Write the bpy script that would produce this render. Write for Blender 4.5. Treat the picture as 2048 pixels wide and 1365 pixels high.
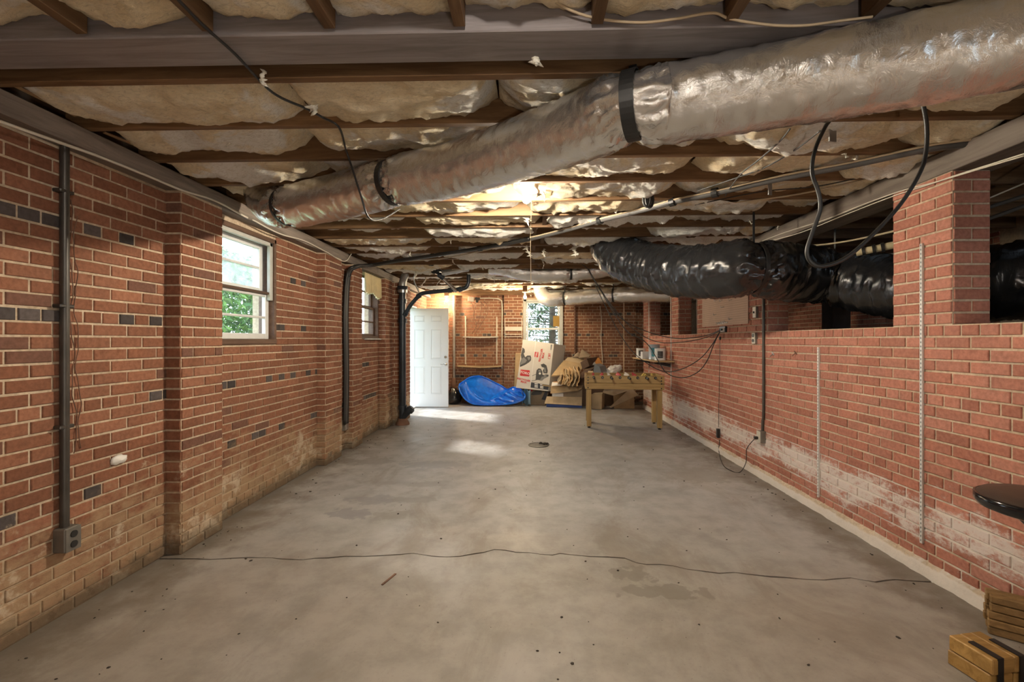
import bpy, bmesh, math, random
from mathutils import Vector, Matrix, noise
for o in list(bpy.data.objects): bpy.data.objects.remove(o)
S = bpy.context.scene
COL = S.collection
rnd = random.Random(7)
PI = math.pi

# ------------------------------------------------------------------ camera
F, CX, CY, H = 895.0, 1035.0, 681.0, 1.38
YAW = math.atan(24/895.0)
cam_d = bpy.data.cameras.new('camera'); cam = bpy.data.objects.new('camera', cam_d); COL.objects.link(cam)
cam.location = (0, 0, H); cam.rotation_euler = (PI/2, 0, YAW)
cam_d.sensor_fit = 'HORIZONTAL'; cam_d.sensor_width = 36.0; cam_d.lens = 36.0*F/2048
cam_d.shift_x = (1024-CX)/2048.0; cam_d.shift_y = (CY-682.5)/2048.0
cam_d.clip_start = 0.05; cam_d.clip_end = 200
S.camera = cam

# ------------------------------------------------------------------ world, sun, exposure
S.view_settings.view_transform = 'Standard'; S.view_settings.look = 'None'
S.view_settings.gamma = 1.0; S.view_settings.use_curve_mapping = False
S.view_settings.exposure = 0.85
try:
    S.cycles.use_denoising = True
    S.cycles.max_bounces = 10; S.cycles.diffuse_bounces = 6; S.cycles.glossy_bounces = 4
    S.cycles.transparent_max_bounces = 24
    S.cycles.caustics_reflective = False; S.cycles.caustics_refractive = False
    S.cycles.sample_clamp_indirect = 5.0; S.cycles.sample_clamp_direct = 14.0
except Exception: pass
W = bpy.data.worlds.new('sky'); S.world = W; W.use_nodes = True
wn = W.node_tree; wn.nodes.clear()
wo = wn.nodes.new('ShaderNodeOutputWorld'); wb = wn.nodes.new('ShaderNodeBackground')
ws = wn.nodes.new('ShaderNodeTexSky'); ws.sky_type = 'HOSEK_WILKIE'; ws.turbidity = 4.0; ws.ground_albedo = 0.4
ws.sun_direction = Vector((-1.64, 0.7, 1.75)).normalized()
wm = wn.nodes.new('ShaderNodeMix'); wm.data_type = 'RGBA'; wm.inputs[0].default_value = 0.55
wm.inputs[7].default_value = (0.72, 0.87, 1.0, 1)
wn.links.new(ws.outputs[0], wm.inputs[6]); wn.links.new(wm.outputs[2], wb.inputs[0])
wb.inputs[1].default_value = 6.6
wn.links.new(wb.outputs[0], wo.inputs[0])
sun_d = bpy.data.lights.new('sun', 'SUN'); sun_d.energy = 4.5; sun_d.angle = 0.10; sun_d.color = (1.0, 0.95, 0.87)
sun = bpy.data.objects.new('sun', sun_d); COL.objects.link(sun); sun.location = (-8, 12, 10)
sun.rotation_euler = Vector((1.64, -0.7, -1.75)).to_track_quat('-Z', 'Y').to_euler()
BULB_FRONT, BULB_FAR, BULB_FILL = 2250.0, 950.0, 650.0     # emission of the seen bare bulbs and of the added fill bulbs

# ------------------------------------------------------------------ measuring: photo pixel -> point on a known plane of the room
cs, sn = math.cos(YAW), math.sin(YAW)
def ray(px, py):
    u = (px-CX)/F; v = (CY-py)/F
    return (-sn+u*cs, cs+u*sn, v)
def onX(px, py, X):
    d = ray(px, py); t = X/d[0]; return Vector((X, d[1]*t, H+d[2]*t))
def onY(px, py, Y):
    d = ray(px, py); t = Y/d[1]; return Vector((d[0]*t, Y, H+d[2]*t))
def onZ(px, py, Z):
    d = ray(px, py); t = (Z-H)/d[2]; return Vector((d[0]*t, d[1]*t, Z))
def proj(p):
    x, y, z = p[0], p[1], p[2]-H
    f = -sn*x+cs*y; r = cs*x+sn*y
    if f < 0.05: return None
    return (CX+F*r/f, CY-F*z/f, f)

# ------------------------------------------------------------------ mesh building
def catmull(pts, n=8):
    pts = [Vector(p) for p in pts]
    if len(pts) < 3:
        return [pts[0].lerp(pts[-1], i/n) for i in range(n+1)]
    out = []
    P = [pts[0]*2-pts[1]]+pts+[pts[-1]*2-pts[-2]]
    for i in range(1, len(P)-2):
        a, b, c, d = P[i-1], P[i], P[i+1], P[i+2]
        for k in range(n):
            t = k/n
            out.append(0.5*((2*b)+(c-a)*t+(2*a-5*b+4*c-d)*t*t+(3*b-a-3*c+d)*t**3))
    out.append(pts[-1].copy())
    return out
class MB:
    def __init__(self): self.v = []; self.f = []; self.mi = []; self.cur = 0; self.col = []; self.ccol = None
    def add(self, vs, fs):
        b = len(self.v); self.v += [tuple(p) for p in vs]
        for f in fs:
            self.f.append(tuple(b+i for i in f)); self.mi.append(self.cur)
            self.col.append(self.ccol)
        return self
    def box(self, c, s, M=None, bev=0.0):
        hx, hy, hz = s[0]/2, s[1]/2, s[2]/2; c = Vector(c)
        if bev <= 0:
            vs = [Vector((x, y, z)) for z in (-hz, hz) for y in (-hy, hy) for x in (-hx, hx)]
            fs = [(0,2,3,1),(4,5,7,6),(0,1,5,4),(2,6,7,3),(0,4,6,2),(1,3,7,5)]
        else:
            vs = []; ids = {}
            b = min(bev, hx*.45, hy*.45, hz*.45)
            for ix in (-1,1):
                for iy in (-1,1):
                    for iz in (-1,1):
                        for a in range(3):
                            p = [ix*(hx-b), iy*(hy-b), iz*(hz-b)]
                            p[a] = (ix*hx, iy*hy, iz*hz)[a]
                            ids[(ix,iy,iz,a)] = len(vs); vs.append(Vector(p))
            fs = []
            def q(l, flip):
                fs.append(tuple(l if not flip else l[::-1]))
            for s_ in (-1,1):
                q([ids[(s_,-1,-1,0)],ids[(s_,1,-1,0)],ids[(s_,1,1,0)],ids[(s_,-1,1,0)]], s_<0)
                q([ids[(-1,s_,-1,1)],ids[(-1,s_,1,1)],ids[(1,s_,1,1)],ids[(1,s_,-1,1)]], s_<0)
                q([ids[(-1,-1,s_,2)],ids[(1,-1,s_,2)],ids[(1,1,s_,2)],ids[(-1,1,s_,2)]], s_<0)
            for s1 in (-1,1):
                for s2 in (-1,1):
                    q([ids[(s1,s2,-1,0)],ids[(s1,s2,-1,1)],ids[(s1,s2,1,1)],ids[(s1,s2,1,0)]], s1*s2<0)
                    q([ids[(s1,-1,s2,0)],ids[(s1,1,s2,0)],ids[(s1,1,s2,2)],ids[(s1,-1,s2,2)]], s1*s2<0)
                    q([ids[(-1,s1,s2,1)],ids[(-1,s1,s2,2)],ids[(1,s1,s2,2)],ids[(1,s1,s2,1)]], s1*s2<0)
            for ix in (-1,1):
                for iy in (-1,1):
                    for iz in (-1,1):
                        q([ids[(ix,iy,iz,0)],ids[(ix,iy,iz,1)],ids[(ix,iy,iz,2)]], ix*iy*iz<0)
        if M is not None: vs = [M @ p for p in vs]
        return self.add([p+c for p in vs], fs)
    def bar(self, a, b, w, h, up=(0,0,1), bev=0.0):
        """box from a to b, width w sideways, height h along up"""
        a, b = Vector(a), Vector(b); d = (b-a); L = d.length; d.normalize()
        s = d.cross(Vector(up)); 
        if s.length < 1e-5: s = d.cross(Vector((1,0,0)))
        s.normalize(); u = s.cross(d)
        M = Matrix((( d.x,s.x,u.x),(d.y,s.y,u.y),(d.z,s.z,u.z)))
        return self.box((a+b)/2, (L,w,h), M, bev)
    def ring(self, c, t, r, n, ref=None):
        t = Vector(t).normalized(); a = Vector((0,0,1)) if abs(t.z) < .95 else Vector((1,0,0))
        if ref is not None: a = ref
        x = t.cross(a).normalized(); y = x.cross(t)
        return [Vector(c)+(x*math.cos(2*PI*i/n)+y*math.sin(2*PI*i/n))*r for i in range(n)], y
    def tube(self, pts, r, n=8, cap=True):
        pts = [Vector(p) for p in pts]; m = len(pts); ref = None; vs = []
        for i, p in enumerate(pts):
            t = pts[min(i+1,m-1)]-pts[max(i-1,0)]
            if t.length < 1e-7: t = Vector((0,0,1))
            rr = r(i/(m-1)) if callable(r) else r
            ring, ref = self.ring(p, t, rr, n, ref)
            vs += ring
        fs = [(i*n+j, i*n+(j+1)%n, (i+1)*n+(j+1)%n, (i+1)*n+j) for i in range(m-1) for j in range(n)]
        if cap:
            fs.append(tuple(range(n))[::-1]); fs.append(tuple((m-1)*n+j for j in range(n)))
        return self.add(vs, fs)
    def cyl(self, a, b, r, n=16): return self.tube([a, b], r, n)
    def lathe(self, prof, c=(0,0,0), n=24, M=None):
        """prof: list of (r,z) bottom to top"""
        vs = []; c = Vector(c)
        for r, z in prof:
            for j in range(n):
                p = Vector((r*math.cos(2*PI*j/n), r*math.sin(2*PI*j/n), z))
                vs.append((M @ p if M is not None else p)+c)
        m = len(prof)
        fs = [(i*n+j, i*n+(j+1)%n, (i+1)*n+(j+1)%n, (i+1)*n+j) for i in range(m-1) for j in range(n)]
        if prof[0][0] > 1e-5: fs.append(tuple(range(n))[::-1])
        if prof[-1][0] > 1e-5: fs.append(tuple((m-1)*n+j for j in range(n)))
        return self.add(vs, fs)
    def grid(self, fn, nu, nv, closed_u=False):
        vs = [fn(i/(nu if closed_u else nu-1), j/(nv-1)) for j in range(nv) for i in range(nu)]
        fs = []
        for j in range(nv-1):
            for i in range(nu if closed_u else nu-1):
                i2 = (i+1) % nu
                fs.append((j*nu+i, j*nu+i2, (j+1)*nu+i2, (j+1)*nu+i))
        return self.add(vs, fs)
    def sheet(self, fn, nu, nv, th):
        """closed thin sheet following fn(u,v) with thickness th"""
        P = [[Vector(fn(i/(nu-1), j/(nv-1))) for i in range(nu)] for j in range(nv)]
        top, bot = [], []
        for j in range(nv):
            for i in range(nu):
                du = P[j][min(i+1,nu-1)]-P[j][max(i-1,0)]; dv = P[min(j+1,nv-1)][i]-P[max(j-1,0)][i]
                nn = du.cross(dv); nn = nn.normalized() if nn.length > 1e-9 else Vector((0,0,1))
                top.append(P[j][i]+nn*th/2); bot.append(P[j][i]-nn*th/2)
        k = nu*nv; fs = []
        for j in range(nv-1):
            for i in range(nu-1):
                q = (j*nu+i, j*nu+i+1, (j+1)*nu+i+1, (j+1)*nu+i)
                fs.append(q); fs.append(tuple(a+k for a in q[::-1]))
        for i in range(nu-1):
            fs.append((i+1, i, i+k, i+1+k)); b = (nv-1)*nu
            fs.append((b+i, b+i+1, b+i+1+k, b+i+k))
        for j in range(nv-1):
            a, c = j*nu, (j+1)*nu
            fs.append((a, c, c+k, a+k)); fs.append((c+nu-1, a+nu-1, a+nu-1+k, c+nu-1+k))
        return self.add(top+bot, fs)
    def mesh(self, name, mats, smooth=False, auto=None):
        me = bpy.data.meshes.new(name); me.from_pydata(self.v, [], self.f)
        for m in (mats if isinstance(mats, (list, tuple)) else [mats]): me.materials.append(m)
        if any(self.mi): me.polygons.foreach_set('material_index', self.mi)
        if any(c is not None for c in self.col):
            ca = me.color_attributes.new('tone', 'FLOAT_COLOR', 'CORNER')
            buf = []
            for f, c in zip(self.f, self.col):
                buf += list((c or (.5,.5,.5))+((1.0,) if len(c or (.5,.5,.5)) == 3 else ()))*len(f)
            ca.data.foreach_set('color', buf)
        if smooth or auto:
            me.polygons.foreach_set('use_smooth', [True]*len(me.polygons))
            if auto: me.set_sharp_from_angle(angle=math.radians(auto))
        me.update()
        return me
    def build(self, name, mats, parent=None, smooth=False, auto=None):
        o = bpy.data.objects.new(name, self.mesh(name, mats, smooth, auto)); COL.objects.link(o)
        if parent is not None:
            o.parent = parent
            o.location = -parent.location if parent.parent is None else (0,0,0)
        return o
def tag(o, label=None, cat=None, group=None, kind=None):
    if label: o['label'] = label
    if cat: o['category'] = cat
    if group: o['group'] = group
    if kind: o['kind'] = kind
    return o
def thing(name, label, cat, loc=(0,0,0), group=None, kind=None):
    o = bpy.data.objects.new(name, None); COL.objects.link(o); o.location = loc; o.empty_display_size = .1
    return tag(o, label, cat, group, kind)
FN = noise.fractal
def rotz(a): return Matrix.Rotation(a, 3, 'Z')
def rotx(a): return Matrix.Rotation(a, 3, 'X')
def roty(a): return Matrix.Rotation(a, 3, 'Y')
def copy_tree(o, loc, parent=None, rz=None):
    c = o.copy(); COL.objects.link(c)
    if parent is not None: c.parent = parent
    if loc is not None: c.location = loc
    if rz is not None: c.rotation_euler = (0,0,rz)
    for ch in list(o.children): copy_tree(ch, None, c)
    return c
def text_mesh(body, size, align='CENTER', bold=0.0, depth=.0006):
    cu = bpy.data.curves.new('lettering', 'FONT'); cu.body = body; cu.size = size
    cu.align_x = align; cu.align_y = 'CENTER'; cu.extrude = depth; cu.offset = bold; cu.resolution_u = 3
    ob = bpy.data.objects.new('tmp', cu); COL.objects.link(ob)
    dg = bpy.context.evaluated_depsgraph_get(); dg.update()
    me = bpy.data.meshes.new_from_object(ob.evaluated_get(dg))
    bpy.data.objects.remove(ob); bpy.data.curves.remove(cu)
    return me
# ------------------------------------------------------------------ materials
class NT:
    def __init__(self, name):
        self.m = bpy.data.materials.new(name); self.m.use_nodes = True; self.t = self.m.node_tree
        self.b = self.t.nodes['Principled BSDF']; self.out = self.t.nodes['Material Output']
    def n(self, typ, **kw):
        nd = self.t.nodes.new('ShaderNode'+typ)
        for k, v in kw.items(): setattr(nd, k, v)
        return nd
    def l(self, a, b): self.t.links.new(a, b)
    def set(self, **kw):
        for k, v in kw.items():
            s = self.b.inputs[k.replace('_', ' ')]
            if hasattr(v, 'is_output'): self.l(v, s)
            else: s.default_value = (*v, 1) if isinstance(v, tuple) and len(v) == 3 else v
        return self
    def pos(self): return self.n('NewGeometry').outputs['Position']
    def objc(self): return self.n('TexCoord').outputs['Object']
    def vscale(self, v, s):
        k = self.n('VectorMath', operation='MULTIPLY'); self.l(v, k.inputs[0]); k.inputs[1].default_value = s; return k.outputs[0]
    def noise(self, v, scale, detail=4, rough=.55, dist=0.0):
        k = self.n('TexNoise'); self.l(v, k.inputs['Vector']); k.inputs['Scale'].default_value = scale
        k.inputs['Detail'].default_value = detail; k.inputs['Roughness'].default_value = rough
        k.inputs['Distortion'].default_value = dist
        return k.outputs[0]
    def ramp(self, f, stops, interp='LINEAR'):
        k = self.n('ValToRGB'); k.color_ramp.interpolation = interp; el = k.color_ramp.elements
        while len(el) < len(stops): el.new(.5)
        for e, (p, c) in zip(el, stops):
            e.position = p; e.color = (c, c, c, 1) if not isinstance(c, tuple) else (*c, 1)
        self.l(f, k.inputs[0]); return k.outputs[0]
    def math(self, op, a, b=None, clamp=False):
        k = self.n('Math', operation=op, use_clamp=clamp)
        for i, x in enumerate((a, b)):
            if x is None: continue
            if hasattr(x, 'is_output'): self.l(x, k.inputs[i])
            else: k.inputs[i].default_value = x
        return k.outputs[0]
    def mapr(self, f, a, b, c=0.0, d=1.0, smooth=True):
        k = self.n('MapRange', interpolation_type='SMOOTHSTEP' if smooth else 'LINEAR')
        self.l(f, k.inputs[0])
        for i, x in enumerate((a, b, c, d)): k.inputs[i+1].default_value = x
        return k.outputs[0]
    def mix(self, f, a, b, mode='MIX'):
        k = self.n('Mix', data_type='RGBA', blend_type=mode)
        for i, x in ((0, f), (6, a), (7, b)):
            if hasattr(x, 'is_output'): self.l(x, k.inputs[i])
            else: k.inputs[i].default_value = (*x, 1) if isinstance(x, tuple) else x
        return k.outputs[2]
    def bump(self, h, s=.3, d=.01, normal=None):
        k = self.n('Bump'); k.inputs['Strength'].default_value = s; k.inputs['Distance'].default_value = d
        self.l(h, k.inputs['Height'])
        if normal is not None: self.l(normal, k.inputs['Normal'])
        self.l(k.outputs[0], self.b.inputs['Normal']); return k.outputs[0]
    def xyz(self, v):
        k = self.n('SeparateXYZ'); self.l(v, k.inputs[0]); return k.outputs
    def rand(self): return self.n('ObjectInfo').outputs['Random']

def plain(name, col, rough=.5, metal=0.0, bump=0.0, bscale=60, var=.0, **kw):
    t = NT(name); t.set(Roughness=rough, Metallic=metal)
    if var:
        f = t.noise(t.objc(), 6, 4); c = t.mix(t.mapr(f, .3, .7), tuple(x*(1-var) for x in col), tuple(min(1, x*(1+var)) for x in col))
        t.set(Base_Color=c)
    else: t.set(Base_Color=col)
    if bump: t.bump(t.noise(t.objc(), bscale, 3), bump, .003)
    for k, v in kw.items(): t.set(**{k: v})
    return t.m

def masonry(name, source, side):
    """brick (tone from object colour or the tone attribute) or mortar, with the salts and dirt each wall carries"""
    t = NT(name); p = t.pos(); x, y, z = t.xyz(p)
    fine = t.noise(p, 45, 5, .6)
    if source == 'object': base = t.n('ObjectInfo').outputs['Color']
    elif source == 'attr':
        k = t.n('Attribute'); k.attribute_name = 'tone'; base = k.outputs['Color']
    else:
        base = t.mix(t.mapr(t.noise(p, 3, 3), .35, .65), (0.50, 0.40, 0.29), (0.60, 0.50, 0.375))
    base = t.mix(t.mapr(t.noise(p, 7, 4, .6), .35, .7, 0, .45), base, t.mix(1.0, base, (1.28, 1.2, 1.12), 'MULTIPLY'))
    base = t.mix(t.mapr(fine, .3, .75, 0, .75), base, t.mix(1.0, base, (0.62, 0.58, 0.55), 'MULTIPLY'))
    st = t.vscale(p, (1.0, 1.0, 1.9))
    n1 = t.noise(st, 2.2, 7, .68, .3); n2 = t.noise(st, 9, 6, .7)
    nn = t.math('ADD', t.math('MULTIPLY', n1, .52), t.math('MULTIPLY', n2, .48))
    if side == 'right':
        band = t.ramp(z, [(0, .50), (.045, .46), (.07, .22), (.17, .27), (.27, .43), (.39, .42), (.52, .24), (.72, .11), (1, .0)])
        m = t.mapr(t.math('ADD', nn, band), .80, .98, 0, .88)
        far = t.mapr(y, 4.2, 7.0, 0, .05)
        m = t.mapr(t.math('ADD', t.math('ADD', nn, band), t.math('ADD', far, t.math('MULTIPLY', t.math('SUBTRACT', fine, .5), .22))), .815 if source != 'mortar' else .72, .965 if source != 'mortar' else .87, 0, .78)
        base = t.mix(m, base, (0.70, 0.65, 0.60))
    elif side == 'left':
        band = t.ramp(z, [(0, .46), (.12, .40), (.35, .34), (.5, .26), (.62, .20), (.8, .10), (1, .03)])
        m = t.mapr(t.math('ADD', nn, band), .70, .95, 0, .72)
        base = t.mix(m, base, (0.40, 0.285, 0.17))
        m2 = t.mapr(t.math('ADD', t.noise(p, 4.5, 6, .7), t.math('MULTIPLY', band, .5)), .72, .82, 0, .7)
        base = t.mix(m2, base, (0.56, 0.46, 0.34))
        gr = t.mapr(t.math('SUBTRACT', z, t.math('MULTIPLY', t.math('SUBTRACT', n2, .35), .22)), .0, .10, .75, 0)
        base = t.mix(gr, base, (0.10, 0.075, 0.05))
        base = t.mix(t.mapr(t.noise(p, 14, 5, .7), .56, .70, 0, .5), base, t.mix(1.0, base, (.55, .5, .45), 'MULTIPLY'))
    else:
        m = t.mapr(nn, .58, .75, 0, .35); base = t.mix(m, base, (0.40, 0.30, 0.2))
    t.set(Base_Color=base, Roughness=.88, Specular_IOR_Level=.25)
    t.bump(t.math('ADD', t.math('MULTIPLY', fine, .6), n2), .55 if source != 'mortar' else .9, .004)
    return t.m
M = {}
for sd in ('left', 'right', 'back'):
    M['brick_'+sd] = masonry('fired clay brick '+sd, 'object', sd)
    M['bricks_'+sd] = masonry('fired clay bricks '+sd, 'attr', sd)
    M['mortar_'+sd] = masonry('mortar '+sd, 'mortar', sd)

def wood(name, dark, light, axis=0, scale=1.0, rough=.7, varamt=.35, knots=True, bump=.25):
    t = NT(name); p = t.objc(); s = [9, 9, 9]; s[axis] = .8
    v = t.vscale(p, tuple(a*scale for a in s))
    r = t.rand(); off = t.n('VectorMath', operation='ADD'); t.l(v, off.inputs[0])
    cm = t.n('CombineXYZ'); t.l(t.math('MULTIPLY', r, 37.0), cm.inputs[0]); t.l(t.math('MULTIPLY', r, 91.0), cm.inputs[1]); t.l(cm.outputs[0], off.inputs[1])
    g = t.noise(off.outputs[0], 3.0, 6, .65, .6); big = t.noise(off.outputs[0], .5, 2)
    c = t.mix(t.mapr(g, .3, .7), dark, light)
    c = t.mix(t.mapr(big, .35, .65, 0, varamt), c, tuple(x*.45 for x in dark))
    c = t.mix(t.mapr(r, 0, 1, 0, .35, False), c, tuple(x*.55 for x in dark))
    t.set(Base_Color=c, Roughness=rough, Specular_IOR_Level=.35); t.bump(g, bump, .002)
    return t.m
M['joist'] = wood('aged joist lumber', (0.13, 0.066, 0.028), (0.30, 0.175, 0.085), 0)
M['header'] = wood('dark header lumber', (0.21, 0.185, 0.185), (0.36, 0.325, 0.33), 0, rough=.42, varamt=.2)
M['tailjoist'] = wood('aged tail joist lumber', (0.10, 0.052, 0.024), (0.22, 0.13, 0.065), 1)
M['girder'] = wood('grey weathered girder', (0.17, 0.135, 0.11), (0.30, 0.25, 0.21), 1)
M['subfloor'] = wood('subfloor boards', (0.08, 0.045, 0.025), (0.16, 0.1, 0.055), 1)
M['oak'] = wood('varnished foosball wood', (0.34, 0.215, 0.08), (0.50, 0.34, 0.145), 0, rough=.4, varamt=.15)
M['oakv'] = wood('varnished table leg wood', (0.34, 0.215, 0.08), (0.50, 0.34, 0.145), 2, rough=.4, varamt=.15)
M['crate'] = wood('honey crate wood', (0.30, 0.165, 0.045), (0.52, 0.31, 0.10), 0, rough=.55, varamt=.2)
M['crate2'] = wood('brown crate wood', (0.20, 0.115, 0.04), (0.36, 0.215, 0.085), 0, rough=.6, varamt=.25)
M['shelf'] = wood('pine shelf board', (0.40, 0.27, 0.13), (0.58, 0.43, 0.25), 0, rough=.6, varamt=.1)
M['framewood'] = wood('brown window frame', (0.10, 0.055, 0.035), (0.17, 0.1, 0.065), 1, rough=.6)
M['lath'] = wood('lath strip', (0.34, 0.2, 0.1), (0.5, 0.33, 0.18), 1, rough=.7)

def concrete():
    t = NT('worn concrete floor'); p = t.pos(); x, y, z = t.xyz(p)
    n1 = t.noise(p, .75, 6, .6, .4); n2 = t.noise(p, 4.5, 8, .65); n3 = t.noise(p, 60, 4, .6)
    warm = t.mapr(t.math('ADD', y, t.math('MULTIPLY', n1, 2.5)), 3.0, 5.6)
    c = t.mix(warm, (0.365, 0.330, 0.288), (0.41, 0.412, 0.41))
    c = t.mix(t.mapr(n2, .35, .7, 0, .8), c, t.mix(1.0, c, (.66, .65, .64), 'MULTIPLY'))
    c = t.mix(t.mapr(t.noise(t.vscale(p, (1.6, .8, 1)), 1.3, 6, .7, .8), .48, .66, 0, .55), c, (0.235, 0.20, 0.165))
    c = t.mix(t.mapr(n1, .5, .72, 0, .5), c, (0.50, 0.485, 0.455))
    c = t.mix(t.mapr(n3, .58, .75, 0, .35), c, tuple(v*.5 for v in (.3, .27, .24)))
    # dirt swept against the side walls
    edge = t.math('ADD', t.math('ABSOLUTE', x), t.math('MULTIPLY', n2, .8))
    c = t.mix(t.mapr(edge, 2.28, 2.72, 0, .78), c, (0.15, 0.12, 0.09))
    # stains and spalled spots, each at its own place
    spots = [(750,1000,.24,.13,(0.27,0.265,0.275)), (703,1028,.20,.11,(0.25,0.245,0.26)), (790,1030,.18,.10,(0.28,0.265,0.24)),
             (830,1000,.24,.07,(0.28,0.27,0.25)), (765,968,.14,.08,(0.29,0.28,0.27)), (850,968,.20,.10,(0.29,0.28,0.27)),
             (745,922,.28,.15,(0.26,0.25,0.24)), (870,930,.45,.18,(0.28,0.285,0.30)), (675,922,.16,.14,(0.22,0.2,0.175)),
             (1265,1150,.13,.10,(0.20,0.18,0.15)), (1330,1185,.26,.07,(0.19,0.17,0.14)), (1400,950,.4,.3,(0.30,0.285,0.26)), (1250,880,.5,.3,(0.31,0.30,0.28))]
    dist = t.n('VectorMath', operation='SCALE'); t.l(t.n('TexNoise').outputs[1], dist.inputs[0])
    nz = dist.inputs[0].links[0].from_node; t.l(p, nz.inputs['Vector']); nz.inputs['Scale'].default_value = 11; nz.inputs['Detail'].default_value = 7
    dist.inputs['Scale'].default_value = 2.4
    for px, py, rx, ry, col in spots:
        q = onZ(px, py, 0)
        k = t.n('VectorMath', operation='SUBTRACT'); t.l(p, k.inputs[0]); k.inputs[1].default_value = q
        k2 = t.vscale(k.outputs[0], (1/rx, 1/ry, 1))
        ad = t.n('VectorMath', operation='ADD'); t.l(k2, ad.inputs[0]); t.l(dist.outputs[0], ad.inputs[1])
        sb = t.n('VectorMath', operation='SUBTRACT'); t.l(ad.outputs[0], sb.inputs[0]); sb.inputs[1].default_value = (1.2, 1.2, 1.2)
        ln = t.n('VectorMath', operation='LENGTH'); t.l(sb.outputs[0], ln.inputs[0])
        c = t.mix(t.mapr(ln.outputs['Value'], .80, .98, .62, 0), c, col)
    ro = t.mapr(n1, .3, .7, .36, .62)
    t.set(Base_Color=c, Roughness=ro, Specular_IOR_Level=.5)
    t.bump(t.math('ADD', n2, t.math('MULTIPLY', n3, .25)), .22, .006)
    return t.m
M['concrete'] = concrete()
M['dirt'] = plain('crawl space soil', (0.12, 0.085, 0.055), .95, bump=.8, bscale=12, var=.3)
M['grass'] = plain('lawn', (0.10, 0.17, 0.04), .95, bump=.8, bscale=20, var=.35)

def wool(name, a, b, white):
    t = NT(name); p = t.pos(); n = t.noise(t.vscale(p, (1, 1.6, 1.6)), 5, 6, .65, .6); f = t.noise(t.vscale(p, (1, 2.2, 2.2)), 38, 6, .7, .8)
    c = t.mix(t.mapr(n, .35, .65), a, b)
    c = t.mix(t.mapr(t.noise(p, 2.6, 4, .6, .3), .56-white, .66-white, 0, .92), c, (0.88, 0.87, 0.83))
    c = t.mix(t.mapr(f, .32, .55, .45, 0), c, tuple(x*.55 for x in a))
    t.set(Base_Color=c, Roughness=1.0, Specular_IOR_Level=.05, Sheen_Weight=.25)
    t.bump(f, .9, .012); return t.m
M['wool'] = wool('yellow glass wool', (0.74, 0.59, 0.36), (0.88, 0.77, 0.56), .06)
M['wool2'] = wool('pale glass wool', (0.74, 0.66, 0.48), (0.88, 0.84, 0.75), .22)
M['tuft'] = plain('loose glass wool', (0.70, 0.67, 0.58), 1.0, bump=.8, bscale=40, var=.15)

def foil(name, col, rough, bs, dirt=None):
    t = NT(name); p = t.objc(); uv = t.n('UVMap').outputs[0]
    w1 = t.noise(p, 15, 5, .65, 2.0); w2 = t.noise(t.vscale(uv, (70, 11, 1)), 1.0, 5, .6, 1.4); w3 = t.noise(t.vscale(uv, (24, 30, 1)), 1.0, 6, .7, 3.0)
    h = t.math('ADD', w1, t.math('ADD', t.math('MULTIPLY', w2, .26), t.math('MULTIPLY', w3, .24)))
    c = col
    if dirt:
        c = t.mix(t.mapr(t.noise(p, 3, 4), .4, .7, 0, .6), col, dirt)
    t.set(Base_Color=c, Metallic=.92, Roughness=rough); t.bump(h, bs, .0075); return t.m
M['foil'] = foil('aluminium foil jacket', (0.74, 0.735, 0.725), .14, .5, (0.64, 0.61, 0.56))
M['foil2'] = foil('crumpled bright foil', (0.80, 0.79, 0.78), .24, .8)
def blackpoly():
    t = NT('black polyethylene'); p = t.objc(); uv = t.n('UVMap').outputs[0]; w = t.noise(t.vscale(uv, (26, 5, 1)), 1.0, 6, .62, 1.6); w2 = t.noise(t.vscale(uv, (60, 50, 1)), 1.0, 4)
    t.set(Base_Color=(0.012, 0.0125, 0.014), Roughness=.17, Specular_IOR_Level=.8)
    t.bump(t.math('ADD', w, t.math('MULTIPLY', w2, .3)), .5, .008); return t.m
M['blackpoly'] = blackpoly()
M['blackstrap'] = plain('black strap', (0.012, 0.012, 0.012), .45, bump=.2)
M['rubber'] = plain('black cable rubber', (0.018, 0.017, 0.016), .45)
M['greycable'] = plain('grey cable sheath', (0.075, 0.072, 0.07), .5)
M['tancable'] = plain('tan cable sheath', (0.46, 0.36, 0.24), .6)
M['whitecable'] = plain('off white cable sheath', (0.60, 0.55, 0.46), .55)
M['conduit'] = plain('grey painted conduit', (0.075, 0.068, 0.06), .4, .5, bump=.1, var=.2)
M['greypipe'] = plain('galvanised conduit', (0.36, 0.33, 0.29), .4, .6, var=.15)
M['castiron'] = plain('painted cast iron', (0.030, 0.038, 0.048), .32, .2, bump=.25, bscale=30, var=.3)
M['rust'] = plain('rusted iron', (0.16, 0.085, 0.055), .8, .1, bump=.6, bscale=25, var=.4)
M['zinc'] = plain('galvanised steel', (0.52, 0.54, 0.55), .32, .9, bump=.1, var=.2)
M['copper'] = plain('copper tube', (0.55, 0.28, 0.16), .35, .9)
M['pvc'] = plain('cream plastic pipe', (0.52, 0.44, 0.27), .45)
M['box'] = plain('grey steel box', (0.22, 0.205, 0.18), .5, .5, bump=.1, var=.2)
M['darkplastic'] = plain('black plastic', (0.02, 0.019, 0.018), .35)
M['chrome'] = plain('satin nickel', (0.60, 0.58, 0.54), .25, 1.0)
M['white'] = plain('white door paint', (0.76, 0.76, 0.755), .38, var=.01)
M['whitepaint'] = plain('white window paint', (0.68, 0.68, 0.66), .5, bump=.1, bscale=25, var=.06)
M['greypaint'] = plain('pale grey window paint', (0.46, 0.46, 0.42), .55, bump=.15, bscale=25, var=.1)
M['plastic_white'] = plain('white plastic', (0.72, 0.71, 0.68), .4)
M['ivory'] = plain('ivory metal', (0.58, 0.54, 0.45), .45, var=.08)
M['stripwhite'] = plain('white enamelled steel', (0.72, 0.71, 0.68), .35, .2, var=.05)
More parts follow.
